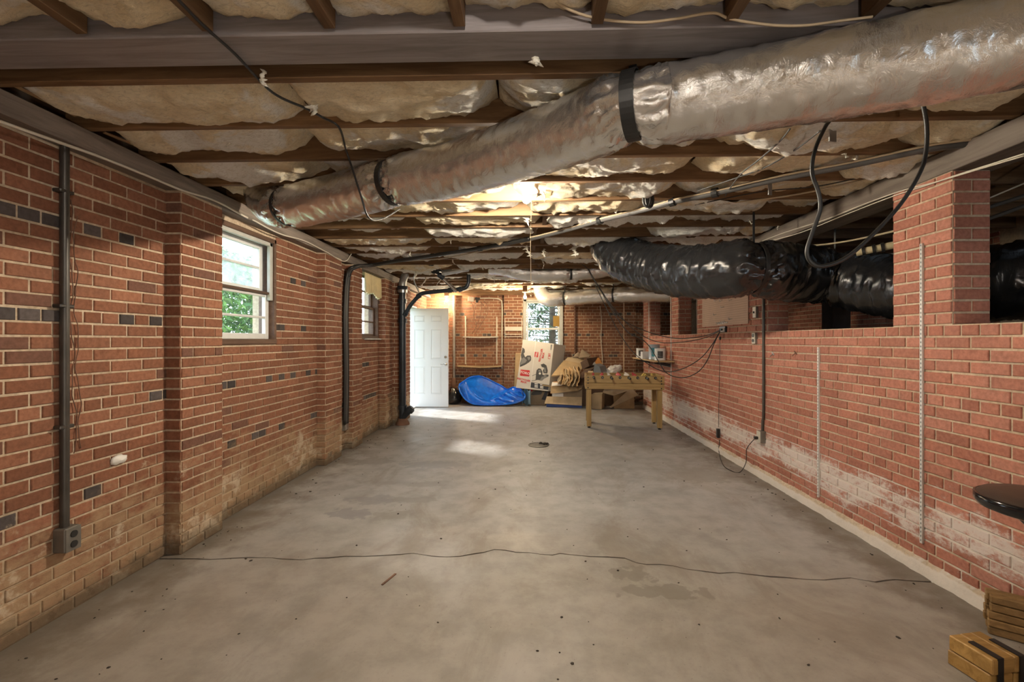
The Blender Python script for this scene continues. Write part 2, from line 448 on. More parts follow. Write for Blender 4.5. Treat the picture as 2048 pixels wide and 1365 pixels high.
M['card'] = plain('brown cardboard', (0.44, 0.315, 0.175), .85, bump=.15, bscale=40, var=.14)
M['card2'] = plain('faded cardboard', (0.50, 0.39, 0.25), .85, bump=.15, bscale=40, var=.12)
M['card3'] = plain('grey brown cardboard', (0.30, 0.235, 0.165), .85, bump=.15, bscale=40, var=.12)
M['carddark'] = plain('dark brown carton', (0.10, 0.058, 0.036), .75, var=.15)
M['cardorange'] = plain('orange carton', (0.50, 0.22, 0.06), .7, var=.1)
M['kraft'] = plain('kraft paper', (0.46, 0.31, 0.16), .85, bump=.3, bscale=20, var=.2)
M['carton_white'] = plain('white printed carton', (0.66, 0.635, 0.585), .6, var=.03)
M['print_red'] = plain('red print', (0.55, 0.02, 0.025), .5)
M['print_dark'] = plain('charcoal print', (0.045, 0.047, 0.05), .5)
M['print_mid'] = plain('grey print', (0.20, 0.205, 0.205), .5)
M['print_navy'] = plain('navy print', (0.02, 0.025, 0.04), .5)
M['print_white'] = plain('white print', (0.8, 0.79, 0.77), .5)
M['print_blue'] = plain('blue print', (0.02, 0.06, 0.25), .5)
def bluepool():
    t = NT('blue plastic'); p = t.objc(); n = t.noise(p, 14, 4)
    t.set(Base_Color=t.mix(t.mapr(n, .3, .7), (0.002, 0.115, 0.66), (0.004, 0.18, 0.86)), Roughness=.22, Specular_IOR_Level=.6, Coat_Weight=.2)
    t.bump(n, .2, .006); return t.m
M['bluepool'] = bluepool()
M['clearbag'] = plain('cloudy plastic bag', (0.80, 0.81, 0.81), .25, bump=.8, bscale=22)
M['foam'] = plain('white spray foam', (0.80, 0.78, 0.72), .8, bump=.5, bscale=50)
M['valance'] = plain('faded yellow cloth', (0.70, 0.58, 0.33), .9, bump=.3, bscale=60, var=.12)
M['amber'] = plain('amber sticker', (0.33, 0.19, 0.03), .6, var=.1)
M['seat'] = plain('dark brown vinyl', (0.055, 0.037, 0.028), .42, bump=.15, bscale=80)
M['seatrim'] = plain('black glossy trim', (0.008, 0.008, 0.009), .12)
M['blackmetal'] = plain('black strapping', (0.014, 0.013, 0.013), .5, .2)
M['pegboard'] = plain('tan pegboard', (0.58, 0.40, 0.30), .75, var=.05)
M['hole'] = plain('peg hole', (0.06, 0.04, 0.03), .9)
M['can'] = plain('white paint can label', (0.70, 0.71, 0.71), .35)
M['canteal'] = plain('teal paint label', (0.03, 0.22, 0.28), .4)
M['cangrey'] = plain('grey paint tin', (0.32, 0.37, 0.42), .35, .3)
M['felt'] = plain('green playfield', (0.04, 0.10, 0.04), .8)
M['figred'] = plain('red player', (0.55, 0.05, 0.06), .35)
M['figwhite'] = plain('white player', (0.72, 0.66, 0.60), .35)
M['figyellow'] = plain('yellow player', (0.60, 0.45, 0.10), .35)
M['bark'] = plain('tree bark', (0.10, 0.075, 0.055), .9, bump=.6, bscale=20, var=.3)
def leafmat(name, a, b):
    t = NT(name); r = t.n('NewGeometry').outputs['Random Per Island']
    t.set(Base_Color=t.mix(r, a, b), Roughness=.55, Subsurface_Weight=0.0)
    return t.m
M['leaf'] = leafmat('bright green leaves', (0.03, 0.115, 0.015), (0.15, 0.30, 0.05))
M['needle'] = leafmat('dark conifer leaves', (0.022, 0.055, 0.018), (0.09, 0.15, 0.05))
def glass(name, dirt, col=(.75, .76, .78)):
    t = NT(name); t.t.nodes.remove(t.b)
    tr = t.n('BsdfTransparent'); gl = t.n('BsdfGlossy'); gl.inputs['Roughness'].default_value = .03
    df = t.n('BsdfTranslucent'); df.inputs['Color'].default_value = (*col, 1)
    fr = t.n('LayerWeight'); fr.inputs[0].default_value = .5; fc = t.math('ADD', t.math('MULTIPLY', t.math('POWER', fr.outputs['Facing'], 4.0), .5), .02)
    m1 = t.n('MixShader'); t.l(fc, m1.inputs[0]); t.l(tr.outputs[0], m1.inputs[1]); t.l(gl.outputs[0], m1.inputs[2])
    m2 = t.n('MixShader'); f = t.mapr(t.noise(t.objc(), 7, 5, .65), .3, .75, dirt*.5, min(1, dirt*1.4))
    t.l(f, m2.inputs[0]); t.l(m1.outputs[0], m2.inputs[1]); t.l(df.outputs[0], m2.inputs[2])
    t.l(m2.outputs[0], t.out.inputs[0]); return t.m
M['glass'] = glass('window glass', .012)
M['glassdirty'] = glass('hazy window glass', .22)
def lampglass(name, s, col):
    t = NT(name); t.set(Base_Color=(1, .95, .85), Emission_Color=col, Emission_Strength=s, Roughness=.3); return t.m
M['bulb_front'] = lampglass('lit bulb glass front', BULB_FRONT, (1.0, .88, .70))
M['bulb_far'] = lampglass('lit bulb glass far', BULB_FAR, (1.0, .78, .50))
M['bulb_fill'] = lampglass('lit fill bulb glass', BULB_FILL, (1.0, .90, .78))  # glass of the two added fill bulbs out of view
M['porcelain'] = plain('porcelain lampholder', (0.72, 0.70, 0.65), .3)
M['string'] = plain('cotton pull string', (0.62, 0.52, 0.36), .9)
M['darkgap'] = plain('dark gap under the slabs', (0.012, 0.011, 0.010), 1.0)
M['debris'] = plain('dark crumbs', (0.045, 0.035, 0.028), .9)
# ------------------------------------------------------------------ room sizes
XL, XR, YB, ZL, ZJ, ZS = -2.34, 2.34, 10.1, 1.467, 2.45, 2.64
CP = 0.0667                                            # brick course
# ---- floor: two slabs that meet along the long crack
crack_px = [(365,1119),(392,1119),(420,1120),(470,1117),(500,1116),(520,1117),(545,1116),(562,1119),(585,1119),(605,1121),(628,1118),(655,1117),(690,1114),(730,1113),
 (762,1112),(800,1110),(825,1108),(843,1110),(862,1113),(880,1114),(896,1115),(920,1113),(945,1109),(968,1105),(988,1100),(1010,1102),(1032,1105),(1060,1106),
 (1082,1109),(1104,1111),(1118,1108),(1140,1110),(1180,1114),(1215,1114),(1250,1117),(1275,1126),(1292,1129),(1320,1130),(1345,1132),(1375,1139),(1402,1143),
 (1440,1147),(1470,1146),(1500,1149),(1540,1154),(1570,1155),(1610,1159),(1650,1161),(1672,1158),(1700,1157),(1725,1161),(1752,1165),(1772,1162),(1792,1160),(1830,1163),(1872,1165)]
cr = [onZ(px+rnd.uniform(-2, 2), py+rnd.uniform(-.8, .8), 0) for px, py in crack_px]
cr = [Vector((-3.2, cr[0].y-.02, 0))]+cr+[Vector((3.2, cr[-1].y+.03, 0))]
def slab(poly, name, parent):
    bm = bmesh.new(); vs = [bm.verts.new((p[0], p[1], 0)) for p in poly]
    f = bm.faces.new(vs); bm.normal_update()
    if f.normal.z < 0: f.normal_flip()
    ex = bmesh.ops.extrude_face_region(bm, geom=[f])
    bmesh.ops.translate(bm, verts=[e for e in ex['geom'] if isinstance(e, bmesh.types.BMVert)], vec=(0, 0, -.06))
    bm.faces.ensure_lookup_table()
    bmesh.ops.recalc_face_normals(bm, faces=bm.faces)
    bmesh.ops.triangulate(bm, faces=bm.faces)
    me = bpy.data.meshes.new(name); bm.to_mesh(me); bm.free(); me.materials.append(M['concrete'])
    o = bpy.data.objects.new(name, me); COL.objects.link(o); o.parent = parent; return o
floor = MB().box((0, 3.5, -.09), (6.4, 14.4, .04)).build('floor', M['darkgap'])
tag(floor, 'worn grey concrete floor with a long crack across it', None, None, 'structure')
gap = lambda i: .0058+.0018*math.sin(i*1.7)+.0012*math.sin(i*.6)
near = [Vector((-3.2, -3.4, 0)), Vector((3.2, -3.4, 0))]+[p-Vector((0, gap(i), 0)) for i, p in reversed(list(enumerate(cr)))]
far_ = [p+Vector((0, gap(i), 0)) for i, p in enumerate(cr)]+[Vector((3.2, 10.6, 0)), Vector((-3.2, 10.6, 0))]
slab(near, 'slab', floor); slab(far_, 'slab', floor)

# ---- brickwork
_bc = {}
def brick_geo(w, h):
    d, c, pr = .012, .0028, .007
    a, b = w/2, h/2
    vs = [(-a,-b,-d),(a,-b,-d),(a,b,-d),(-a,b,-d),(-a,-b,pr-c),(a,-b,pr-c),(a,b,pr-c),(-a,b,pr-c),(-a+c,-b+c,pr),(a-c,-b+c,pr),(a-c,b-c,pr),(-a+c,b-c,pr)]
    fs = [(0,1,5,4),(1,2,6,5),(2,3,7,6),(3,0,4,7),(4,5,9,8),(5,6,10,9),(6,7,11,10),(7,4,8,11),(8,9,10,11)]
    return vs, fs
def brick_mesh(w, h, side):
    k = (round(w/.0075), round(h/.0075), side)
    if k not in _bc:
        W_, H_ = k[0]*.0075, k[1]*.0075
        mb = MB(); mb.add(*brick_geo(W_, H_)); _bc[k] = (mb.mesh('brick', M['brick_'+side]), W_, H_)
    return _bc[k]
def tone(side, header):
    v = rnd.random()
    if header and v < {'left': .38, 'right': .0, 'back': .2}[side]:
        g = rnd.uniform(.045, .10); return (g*1.12, g*.95, g*.92)
    if v < .04 and side != 'right': return (.17, .085, .06)
    t = rnd.random(); k = rnd.uniform(.86, 1.1)
    a, b = {'left': ((.215,.092,.053), (.295,.136,.083)), 'right': ((.395,.165,.118), (.475,.220,.163)), 'back': ((.225,.102,.058), (.305,.150,.088))}[side]
    return tuple((p+(q-p)*t)*k for p, q in zip(a, b))
def layout(u0, u1, z0, z1, holes, headers, start=0.0):
    out = []
    k = int(math.floor(z0/CP+1e-6))
    while k*CP < z1-.012:
        za, zb = max(k*CP, z0)+.0058, min((k+1)*CP, z1)-.0058
        hd = k in headers; pitch = .1015 if hd else .203
        off = start+(0 if hd else (k % 2)*.1015)+(.05 if hd else 0)
        j = math.floor((u0-off)/pitch)
        while off+j*pitch < u1:
            segs = [(max(off+j*pitch+.0058, u0+.002), min(off+(j+1)*pitch-.0058, u1-.002))]
            for (ha, hb, hz0, hz1) in holes:
                if zb <= hz0+.01 or za >= hz1-.01: continue
                ns = []
                for a, b in segs:
                    if b <= ha or a >= hb: ns.append((a, b)); continue
                    if a < ha: ns.append((a, ha-.003))
                    if b > hb: ns.append((hb+.003, b))
                segs = ns
            for a, b in segs:
                if b-a > .022 and zb-za > .015: out.append((a, b, za, zb, hd))
            j += 1
        k += 1
    return out
def brickwork(parent, O, U, N, u0, u1, z0, z1, side, headers, holes=(), limit=300, start=0.0, minpx=5.0):
    O, U, N = Vector(O), Vector(U), Vector(N); Zv = Vector((0,0,1))
    R = Matrix(((U.x,0,N.x),(U.y,0,N.y),(U.z,1,N.z)))
    items = []
    for a, b, za, zb, hd in layout(u0, u1, z0, z1, holes, headers, start):
        jz = rnd.uniform(-.0012, .0012); n = rnd.uniform(-.0016, .0014)
        c = O+U*((a+b)/2)+Zv*((za+zb)/2+jz)+N*n
        e = proj(c); area = 0.0
        if e and -60 < e[0] < 2108 and -60 < e[1] < 1425:
            p1 = proj(O+U*a+Zv*za); p2 = proj(O+U*b+Zv*zb)
            if p1 and p2:
                w = abs(p1[0]-p2[0]); area = w*(F*(zb-za)/e[2])
                if max(w, F*(zb-za)/e[2]) < minpx*2: area *= .2
        items.append((area, c, b-a, zb-za, tone(side, hd)))
    items.sort(key=lambda t: -t[0])
    singles = [t for t in items[:limit] if t[0] > 30]
    rest = items[len(singles):]
    for ar, c, w, h, tn in singles:
        me, W_, H_ = brick_mesh(w, h, side)
        o = bpy.data.objects.new('brick', me); COL.objects.link(o); o.parent = parent
        o.matrix_local = Matrix.Translation(c) @ (R @ Matrix.Diagonal((w/W_, h/H_, 1))).to_4x4()
        o.color = (*tn, 1)
    if rest:
        mb = MB()
        for ar, c, w, h, tn in rest:
            vs, fs = brick_geo(w, h); mb.ccol = tn
            mb.add([c+R @ Vector(p) for p in vs], fs)
        o = mb.build('bricks', M['bricks_'+side], parent); o['kind'] = 'stuff'
def wall_boxes(mb, O, U, N, us, zs, th, holes):
    O, U, N = Vector(O), Vector(U), Vector(N)
    R = Matrix(((U.x,0,N.x),(U.y,0,N.y),(U.z,1,N.z)))
    us = sorted(set(us+[h[0] for h in holes]+[h[1] for h in holes])); zs = sorted(set(zs+[h[2] for h in holes]+[h[3] for h in holes]))
    for i in range(len(us)-1):
        for j in range(len(zs)-1):
            uc, zc = (us[i]+us[i+1])/2, (zs[j]+zs[j+1])/2
            if any(h[0] < uc < h[1] and h[2] < zc < h[3] for h in holes): continue
            mb.box(O+U*uc+Vector((0,0,zc))-N*(th/2), (us[i+1]-us[i], zs[j+1]-zs[j], th), R)
HL = {1, 8, 15, 22, 29, 36}; HR = {1, 8, 15, 21, 29}; HB = {1, 8, 15, 22, 29, 36}
Ydir, Xdir = Vector((0,1,0)), Vector((1,0,0))

# left wall (holes are u0,u1,z0,z1 with u along the wall)
W1 = (3.22, 4.055, 1.346, 2.30); W2 = (6.12, 6.84, 1.402, 2.34); DR = (8.20, 9.16, 0.0, 2.07)
mb = MB(); wall_boxes(mb, (XL,0,0), Ydir, Xdir, [-3.2, 10.35], [-.02, 2.345], .21, [W1, W2, DR])
wl = mb.build('wall_left', M['mortar_left']); tag(wl, 'long red brick wall with two windows and dark header courses', None, None, 'structure')
brickwork(wl, (XL,0,0), Ydir, Xdir, .6, 10.1, 0, 2.345, 'left', HL, [W1, W2, DR], 300)
# pilasters on the left wall: y0, y1, how far they stand out, single bricks
pil = [(2.818, 3.20, .10, 160, 'brick pilaster nearest the camera beside the first window'), (4.857, 5.276, .10, 120, 'brick pilaster between the first window and the black cables'),
       (5.62, 5.93, .10, 60, 'brick pilaster lit white near its foot beside the second window'), (6.90, 7.24, .10, 40, 'narrow brick pilaster between the second window and the drain pipe'),
       (7.36, 7.95, .20, 40, 'dark brick pier behind the black drain pipe')]
for y0, y1, d, lim, lab in pil:
    mb = MB(); mb.box((XL+d/2-.01, (y0+y1)/2, 2.345/2), (d+.02, y1-y0, 2.345))
    o = mb.build('pilaster', M['mortar_left']); tag(o, lab, 'pilaster', None, 'structure')
    brickwork(o, (XL+d, 0, 0), Ydir, Xdir, y0, y1, 0, 2.345, 'left', HL-{8, 15, 22, 29}, (), lim, y0, 3.0)
    brickwork(o, (XL, y0, 0), Xdir, -Ydir, 0, d+.004, 0, 2.345, 'left', set(), (), lim//2, -.1, 3.0)
# right half wall and its piers
mb = MB(); wall_boxes(mb, (XR,0,0), -Ydir, -Xdir, [-9.25, 3.2], [-.02, ZL], .20, [])
wr = mb.build('wall_right', M['mortar_right']); tag(wr, 'half height red brick wall stained white near the floor', None, None, 'structure')
brickwork(wr, (XR,0,0), -Ydir, -Xdir, -9.25, -.6, 0, ZL, 'right', HR, (), 300)
mb = MB(); mb.grid(lambda u, v: Vector((XR-.002-[0,.020,.027,.031,.036][min(4,int(v*4+.5))]*(1+.35*FN(Vector((u*95, v*3, 1)), .8, 2.1, 4)), -3+12.2*u, [.088,.074,.045,.02,-.004][min(4,int(v*4+.5))]+.010*FN(Vector((u*60, v*2, 4)), .8, 2.1, 4)*(v < .9))), 420, 5)
kb = mb.build('base_course', M['mortar_right'], wr, smooth=True); kb['label'] = 'pale mortar washed footing along the floor'
piers = [(2.54, 2.94, 70, 'tall brick pier standing on the half wall nearest the camera'), (4.466, 6.30, 120, 'wide brick pier that carries the tan pegboard'),
         (7.09, 7.50, 40, 'narrow brick pier behind the paint cans'), (8.76, 9.25, 40, 'last narrow brick pier at the far end of the half wall')]
for y0, y1, lim, lab in piers:
    mb = MB(); mb.box((XR+.1, (y0+y1)/2, (ZL+2.32)/2), (.2, y1-y0, 2.32-ZL))
    o = mb.build('pier', M['mortar_right']); tag(o, lab, 'pier', None, 'structure')
    brickwork(o, (XR, 0, 0), -Ydir, -Xdir, -y1, -y0, ZL, 2.32, 'right', set(), (), lim, -y1+(.1 if y0 < 3 else 0), 3.0)
    brickwork(o, (XR, y0, 0), Xdir, -Ydir, 0, .2, ZL, 2.32, 'right', set(), (), lim//2, 0, 3.0)
# back wall
WB = (-.135, .743, 0.98, 2.292)
mb = MB(); wall_boxes(mb, (0,YB,0), Xdir, -Ydir, [-3.4, 3.4], [-.02, 2.45], .21, [WB])
wbk = mb.build('wall_back', M['mortar_back']); tag(wbk, 'far brick end wall with the tall window', None, None, 'structure')
brickwork(wbk, (0,YB,0), Xdir, -Ydir, -2.9, 3.2, 0, 2.45, 'back', HB, [WB], 300)
for x0, x1, d, lab in ((-.57, -.15, .11, 'brick pilaster on the far wall left of the window'), (2.1, 2.36, .11, 'brick pilaster in the far right corner'), (-2.62, -2.36, .2, 'brick return behind the white door')):
    mb = MB(); mb.box(((x0+x1)/2, YB-d/2+.01, 1.225), (x1-x0, d+.02, 2.45)); o = mb.build('pilaster', M['mortar_back']); tag(o, lab, 'pilaster', None, 'structure')
    brickwork(o, (0, YB-d, 0), Xdir, -Ydir, x0, x1, 0, 2.45, 'back', HB, (), 60, x0, 3.0)
# rear wall behind the camera, and the crawl space beyond the half wall
o = MB().box((.0, -3.1, 1.25), (6.6, .2, 2.6)).build('wall_rear', M['mortar_left']); tag(o, 'plain masonry wall behind the viewpoint', None, None, 'structure')
mb = MB(); mb.box((4.7, 3.5, 1.25), (.2, 13.6, 2.7)); wc = mb.build('wall_crawl', M['mortar_right']); tag(wc, 'dark brick foundation wall deep in the crawl space', None, None, 'structure')
brickwork(wc, (4.6,0,0), -Ydir, -Xdir, -9, -4.5, 1.2, 2.45, 'right', set(), (), 0)
o = MB().box((3.62, 3.5, .6), (2.15, 13.6, 1.2)).build('ground_crawl', M['dirt']); tag(o, 'bare soil of the crawl space behind the half wall', None, None, 'structure')
o = MB().box((3.66, 10.2, 1.25), (2.0, .2, 2.7)).build('wall_crawl_end', M['mortar_right']); tag(o, 'end of the crawl space', None, None, 'structure')
bk = MB()
bk.box((3.36, 5.0, 1.55), (.19, .2, .72), None, .01)
o = bk.build('block_pier', plain('grey concrete block', (.2, .21, .23), .95, bump=.4, var=.2)); tag(o, 'grey concrete block pier in the crawl space under the black duct', 'pier', None, 'structure')

# ------------------------------------------------------------------ ceiling: boards, joists, header, girder, glass wool
mb = MB()
for i in range(26):
    mb.box((1.05, -3.2+.53*i+.26, ZS+.012), (7.4, .52, .022))
ceil = mb.build('ceiling', M['subfloor']); tag(ceil, 'dark subfloor boards above the open joists', None, None, 'structure')
JY = [1.793+.4065*k for k in range(21)]
jm = MB().box((0, 0, .095), (4.86, .039, .19), None, .002).mesh('joist', M['joist'])
for k, y in enumerate(JY):
    o = bpy.data.objects.new('joist', jm); COL.objects.link(o); o.parent = ceil
    o.location = (.08+rnd.uniform(-.02, .02), y+.0195, ZJ+rnd.uniform(-.003, .003)); o.rotation_euler = (0, 0, rnd.uniform(-.0015, .0015))
o = MB().box((.08, 1.63, 2.545), (4.86, .169, .19), None, .004).build('header', M['header'], ceil); o['label'] = 'wide dark header beam across the joist ends'
tm = MB().box((0, -.78, .097), (.04, 4.62, .185), None, .002).mesh('tail_joist', M['tailjoist'])
TX = [-2.02, -1.57, -1.12, -.69, -.24, .23, .68, 1.13, 1.58, 2.03]
for x in TX:
    o = bpy.data.objects.new('tail_joist', tm); COL.objects.link(o); o.parent = ceil; o.location = (x, 0, ZJ+rnd.uniform(0, .004))
cj = MB().box((0, 0, .095), (2.3, .039, .19)).mesh('crawl_joist', M['joist'])
for y in [-.5+.4065*k for k in range(26)]:
    o = bpy.data.objects.new('crawl_joist', cj); COL.objects.link(o); o.parent = ceil; o.location = (3.6, y, ZJ)
bl = MB().box((0, 0, .09), (.04, .366, .17)).mesh('blocking', M['tailjoist'])
for k in range(0, 20):                                   # solid bridging down the middle of the room
    o = bpy.data.objects.new('blocking', bl); COL.objects.link(o); o.parent = ceil; o.location = (.05+(k % 2)*.09, JY[k]+.0195+.2035, ZJ+.012)
o = MB().box((XR+.11, 3.4, 2.383), (.24, 12.6, .127), None, .004).build('girder', M['girder'], ceil); o['label'] = 'weathered grey girder on top of the brick piers'
mb = MB(); mb.box((XL-.03, 3.4, 2.3975), (.26, 13.4, .105), None, .004)
o = mb.build('sill_plate', M['girder'], ceil); o['label'] = 'weathered sill plate on top of the left wall'
MB().box((XL-.12, 3.4, 2.55), (.05, 13.4, .2)).build('rim_board', M['tailjoist'], ceil)
MB().box((.1, YB+.02, 2.5), (5.4, .05, .14)).build('rim_board', M['joist'], ceil)
mb = MB(); mb.box((.0, YB-.06, 2.42), (5.0, .13, .06), None, .004); mb.build('sill_plate', M['joist'], ceil)

def batt(x0, x1, y0, y1, zb, sag, amp, mat, seed, along='x'):
    nu = max(8, int((x1-x0)/.022)); nv = max(8, int((y1-y0)/.022)); q = Vector((seed*3.7, seed*1.3, 0))
    def fn(u, v):
        x = x0+(x1-x0)*u; y = y0+(y1-y0)*v
        p = Vector((x, y, 0))
        tt = v if along == 'x' else u; ll = u if along == 'x' else v
        e = min(ll, 1-ll); end = 1-max(0, 1-e/.13)**2
        z = zb-sag*math.sin(PI*tt)**.6*end-.022*math.sin(PI*ll)**.7
        z += amp*FN(p*2.6+q, .7, 2.2, 3)+amp*.7*FN(p*9+q, .8, 2.1, 4)+.009*FN(p*34+q, .5, 2.3, 4)
        z += .062*(1-end)
        return Vector((x, y, max(ZJ-.05, min(z, ZS-.004))))
    mb = MB(); mb.grid(fn, nu, nv)
    return mb.build('insulation_batt', mat, ceil, smooth=True)
for k in range(-1, 20):
    y0 = (1.718 if k < 0 else JY[k]+.040); y1 = JY[k+1]-.001
    if k < 0: continue
    x = -2.30
    while x < 2.36:
        w = rnd.choice([1.05, 1.2, .95, 1.22]); x1 = min(x+w, 2.42)
        if x1-x < .25: break
        far = k > 3
        torn = far and rnd.random() < .25
        batt(x+.004, x1-.004, y0, y1, 2.512-(.012 if far else 0)+rnd.uniform(-.014, .012)+(.06 if torn else 0), rnd.uniform(.026, .046), rnd.uniform(.026, .040)*(1.25 if far else 1), M['wool'] if k < 5 or rnd.random() < .2 else M['wool2'], k*7+x)
        x = x1
for i in range(len(TX)-1):
    y = -2.72
    while y < 1.5:
        y1 = min(y+1.2, 1.60); batt(TX[i]+.021, TX[i+1]-.021, y+.004, y1-.004, 2.53+rnd.uniform(-.012, .012), .03, .03, M['wool'], i*5+y, 'y'); y = y1
# loose tufts that hang below the joists
def tuft(p, L, w, seed):
    r = random.Random(seed); d = Vector((r.uniform(-.5, .5), r.uniform(-.3, .3), -1)).normalized()
    pts = [Vector(p)+d*L*t+Vector((math.sin(t*5+seed)*L*.12, math.cos(t*4+seed)*L*.08, 0)) for t in (0, .25, .5, .75, 1)]
    mb = MB(); mb.tube(catmull(pts, 3), lambda t: w*.62*(1.05-t)*(.8+.35*math.sin(t*17+seed)), 6)
    for i in range(7):
        a = pts[r.randrange(0, 4)]; e = Vector((r.uniform(-1, 1)*1.6, r.uniform(-1, 1), r.uniform(-.5, .35)))*w*r.uniform(.5, 1.1)
        mb.tube([a-e*.4, a+e*.3, a+e], lambda t: w*.55*(1-t)*(.5+t)+.0005, 5)
    o = mb.build('insulation_tuft', M['tuft'], ceil, smooth=True)
for i, (px, py, z, L, w) in enumerate([(530,150,2.45,.06,.02),(1075,118,2.45,.045,.03),(625,212,2.45,.05,.028),(1085,385,2.45,.09,.012),
    (1235,418,2.45,.06,.014),(1098,436,2.45,.05,.01),(1057,435,2.46,.1,.03),(1056,492,2.45,.16,.03),(1075,370,2.46,.1,.03),(830,540,2.45,.18,.02),(850,555,2.45,.2,.024),(880,560,2.45,.15,.02),
    (905,520,2.45,.1,.016),(1090,500,2.45,.12,.03),(1150,498,2.45,.1,.05),(1110,545,2.45,.16,.03),(1085,525,2.45,.12,.014),(1315,495,2.45,.08,.018),(1330,500,2.45,.09,.012),(1385,500,2.45,.07,.012),
    (960,530,2.45,.1,.018),(985,555,2.45,.14,.014),(1010,560,2.45,.12,.014),(740,545,2.45,.1,.016),(820,505,2.45,.07,.016),(905,480,2.45,.07,.014),(1500,438,2.45,.07,.012),(1690,308,2.45,.04,.014),
    (1715,312,2.45,.05,.016),(458,290,2.45,.03,.012),(1555,452,2.45,.06,.012)]):
    p = onZ(px, py, z); tuft((p.x, p.y, z+.01), L, w, i+3)
# ------------------------------------------------------------------ windows, door
def sash(parent, y0, y1, z0, z1, x, rails, mat, gl, stile=.05):
    """a window sash in the left wall (plane x = const); rails = heights of the bars between panes"""
    fr = MB(); d = .035
    for a, b in ((y0, y0+stile), (y1-stile, y1)): fr.box((x, (a+b)/2, (z0+z1)/2), (d, b-a, z1-z0), None, .004)
    fr.box((x, (y0+y1)/2, z1-stile*.45), (d, y1-y0-2*stile, stile*.9), None, .004); fr.box((x, (y0+y1)/2, z0+stile*.5), (d, y1-y0-2*stile, stile), None, .004)
    s = fr.build('sash', mat, parent)
    zs = [z0+stile]+sorted(rails)+[z1-stile*.9]
    for r in rails: MB().box((x, (y0+y1)/2, r), (d*.9, y1-y0-2*stile, .02), None, .004).build('muntin', mat, s)
    for a, b in zip(zs[:-1], zs[1:]): MB().box((x, (y0+y1)/2, (a+b)/2), (.003, y1-y0-2*stile+.01, b-a+.004)).build('pane', gl, s)
    return s
# window 1
w1 = thing('window_1', 'old white two part window in the left wall with greenery outside', 'window', (XL, 3.64, 1.35), None, 'structure')
y0, y1, z0, z1 = W1
f = MB(); f.box((XL-.06, (y0+y1)/2, z0+.022), (.16, y1-y0, .045), None, .006)
f.box((XL-.06, y1-.016, (z0+z1)/2), (.15, .032, z1-z0), None, .004); f.box((XL-.06, y0+.016, (z0+z1)/2), (.15, .032, z1-z0), None, .004); f.box((XL-.06, (y0+y1)/2, z1-.02), (.15, y1-y0, .04), None, .004)
f.build('window_frame', M['framewood'], w1)
f = MB(); f.box((XL-.015, y1-.055, 2.02), (.03, .045, .56), None, .004); f.box((XL-.015, 3.62, 2.245), (.03, .80, .035), None, .004)
f.build('casing', M['greypaint'], w1)
sash(w1, y0+.03, y1-.05, 1.80, 2.245, XL-.10, [2.03], M['whitepaint'], M['glassdirty'])
sash(w1, y0+.03, y1-.035, 1.39, 1.815, XL-.055, [1.585], M['whitepaint'], M['glass'])
MB().box((XL-.035, (y0+y1)/2, 1.803), (.05, y1-y0-.06, .022), None, .004).build('meeting_rail', M['framewood'], w1)
# window 2
w2 = thing('window_2', 'small window in the left wall under a yellowed cloth valance', 'window', (XL, 6.48, 1.40), None, 'structure')
y0, y1, z0, z1 = W2
f = MB(); f.box((XL-.06, (y0+y1)/2, z0+.02), (.16, y1-y0, .04), None, .006)
for yy in (y0+.015, y1-.015): f.box((XL-.06, yy, (z0+z1)/2), (.15, .03, z1-z0), None, .004)
f.build('window_frame', M['framewood'], w2)
MB().box((XL+.02, 6.56, z0-.005), (.07, .60, .02), None, .005).build('window_sill', M['greypaint'], w2)
sash(w2, y0+.03, y1-.03, 1.86, 2.33, XL-.10, [2.10], M['framewood'], M['glass'], .035)
sash(w2, y0+.03, y1-.03, 1.44, 1.875, XL-.06, [1.655], M['framewood'], M['glass'], .035)
cu = MB(); cu.sheet(lambda u, v: Vector((XL+.03+.018*math.sin(u*62+v*1.5+math.sin(u*9))+.012*v, 6.20+.72*u, 2.335-.27*v-.012*math.sin(u*62)*v-.02*math.sin(u*11)*v-.05*v*u)), 60, 10, .003)
o = cu.build('valance', M['valance'], None, smooth=True); tag(o, 'yellowed gathered cloth valance over the second window', 'curtain')
# back window
wn_ = thing('window_3', 'tall white window in the far wall with a fir tree outside', 'window', (.30, YB, .98), None, 'structure')
x0, x1, z0, z1 = WB
f = MB()
for xx, w in ((x0+.03, .075), (x1-.03, .075)): f.box((xx, YB-.01, (z0+z1)/2), (w, .10, z1-z0+.03), None, .006)
f.box(((x0+x1)/2, YB-.01, z1-.02), (x1-x0, .10, .05), None, .006); f.box(((x0+x1)/2, YB-.01, z0+.02), (x1-x0, .12, .05), None, .006)
f.build('window_frame', M['greypaint'], wn_)
for za, zb, yy in ((1.62, 2.26, YB+.06), (1.02, 1.66, YB+.02)):
    s = MB(); xa, xb = x0+.07, x1-.07
    for a in (xa+.018, xb-.018): s.box((a, yy, (za+zb)/2), (.036, .03, zb-za), None, .004)
    s.box(((xa+xb)/2, yy, zb-.022), (xb-xa, .034, .044), None, .004); s.box(((xa+xb)/2, yy, za+.02), (xb-xa, .034, .04), None, .004)
    so = s.build('sash', M['whitepaint'], wn_)
    MB().box(((xa+xb)/2, yy, (za+zb)/2), (xb-xa-.06, .003, zb-za-.07)).build('pane', M['glass'], so)
p = onY(1113, 643, YB+.05); o = MB().box((p.x, YB+.045, p.z), (.15, .004, .24), None, .001).build('window_sticker', M['amber']); tag(o, 'amber rectangle stuck on the far window pane', 'sticker')
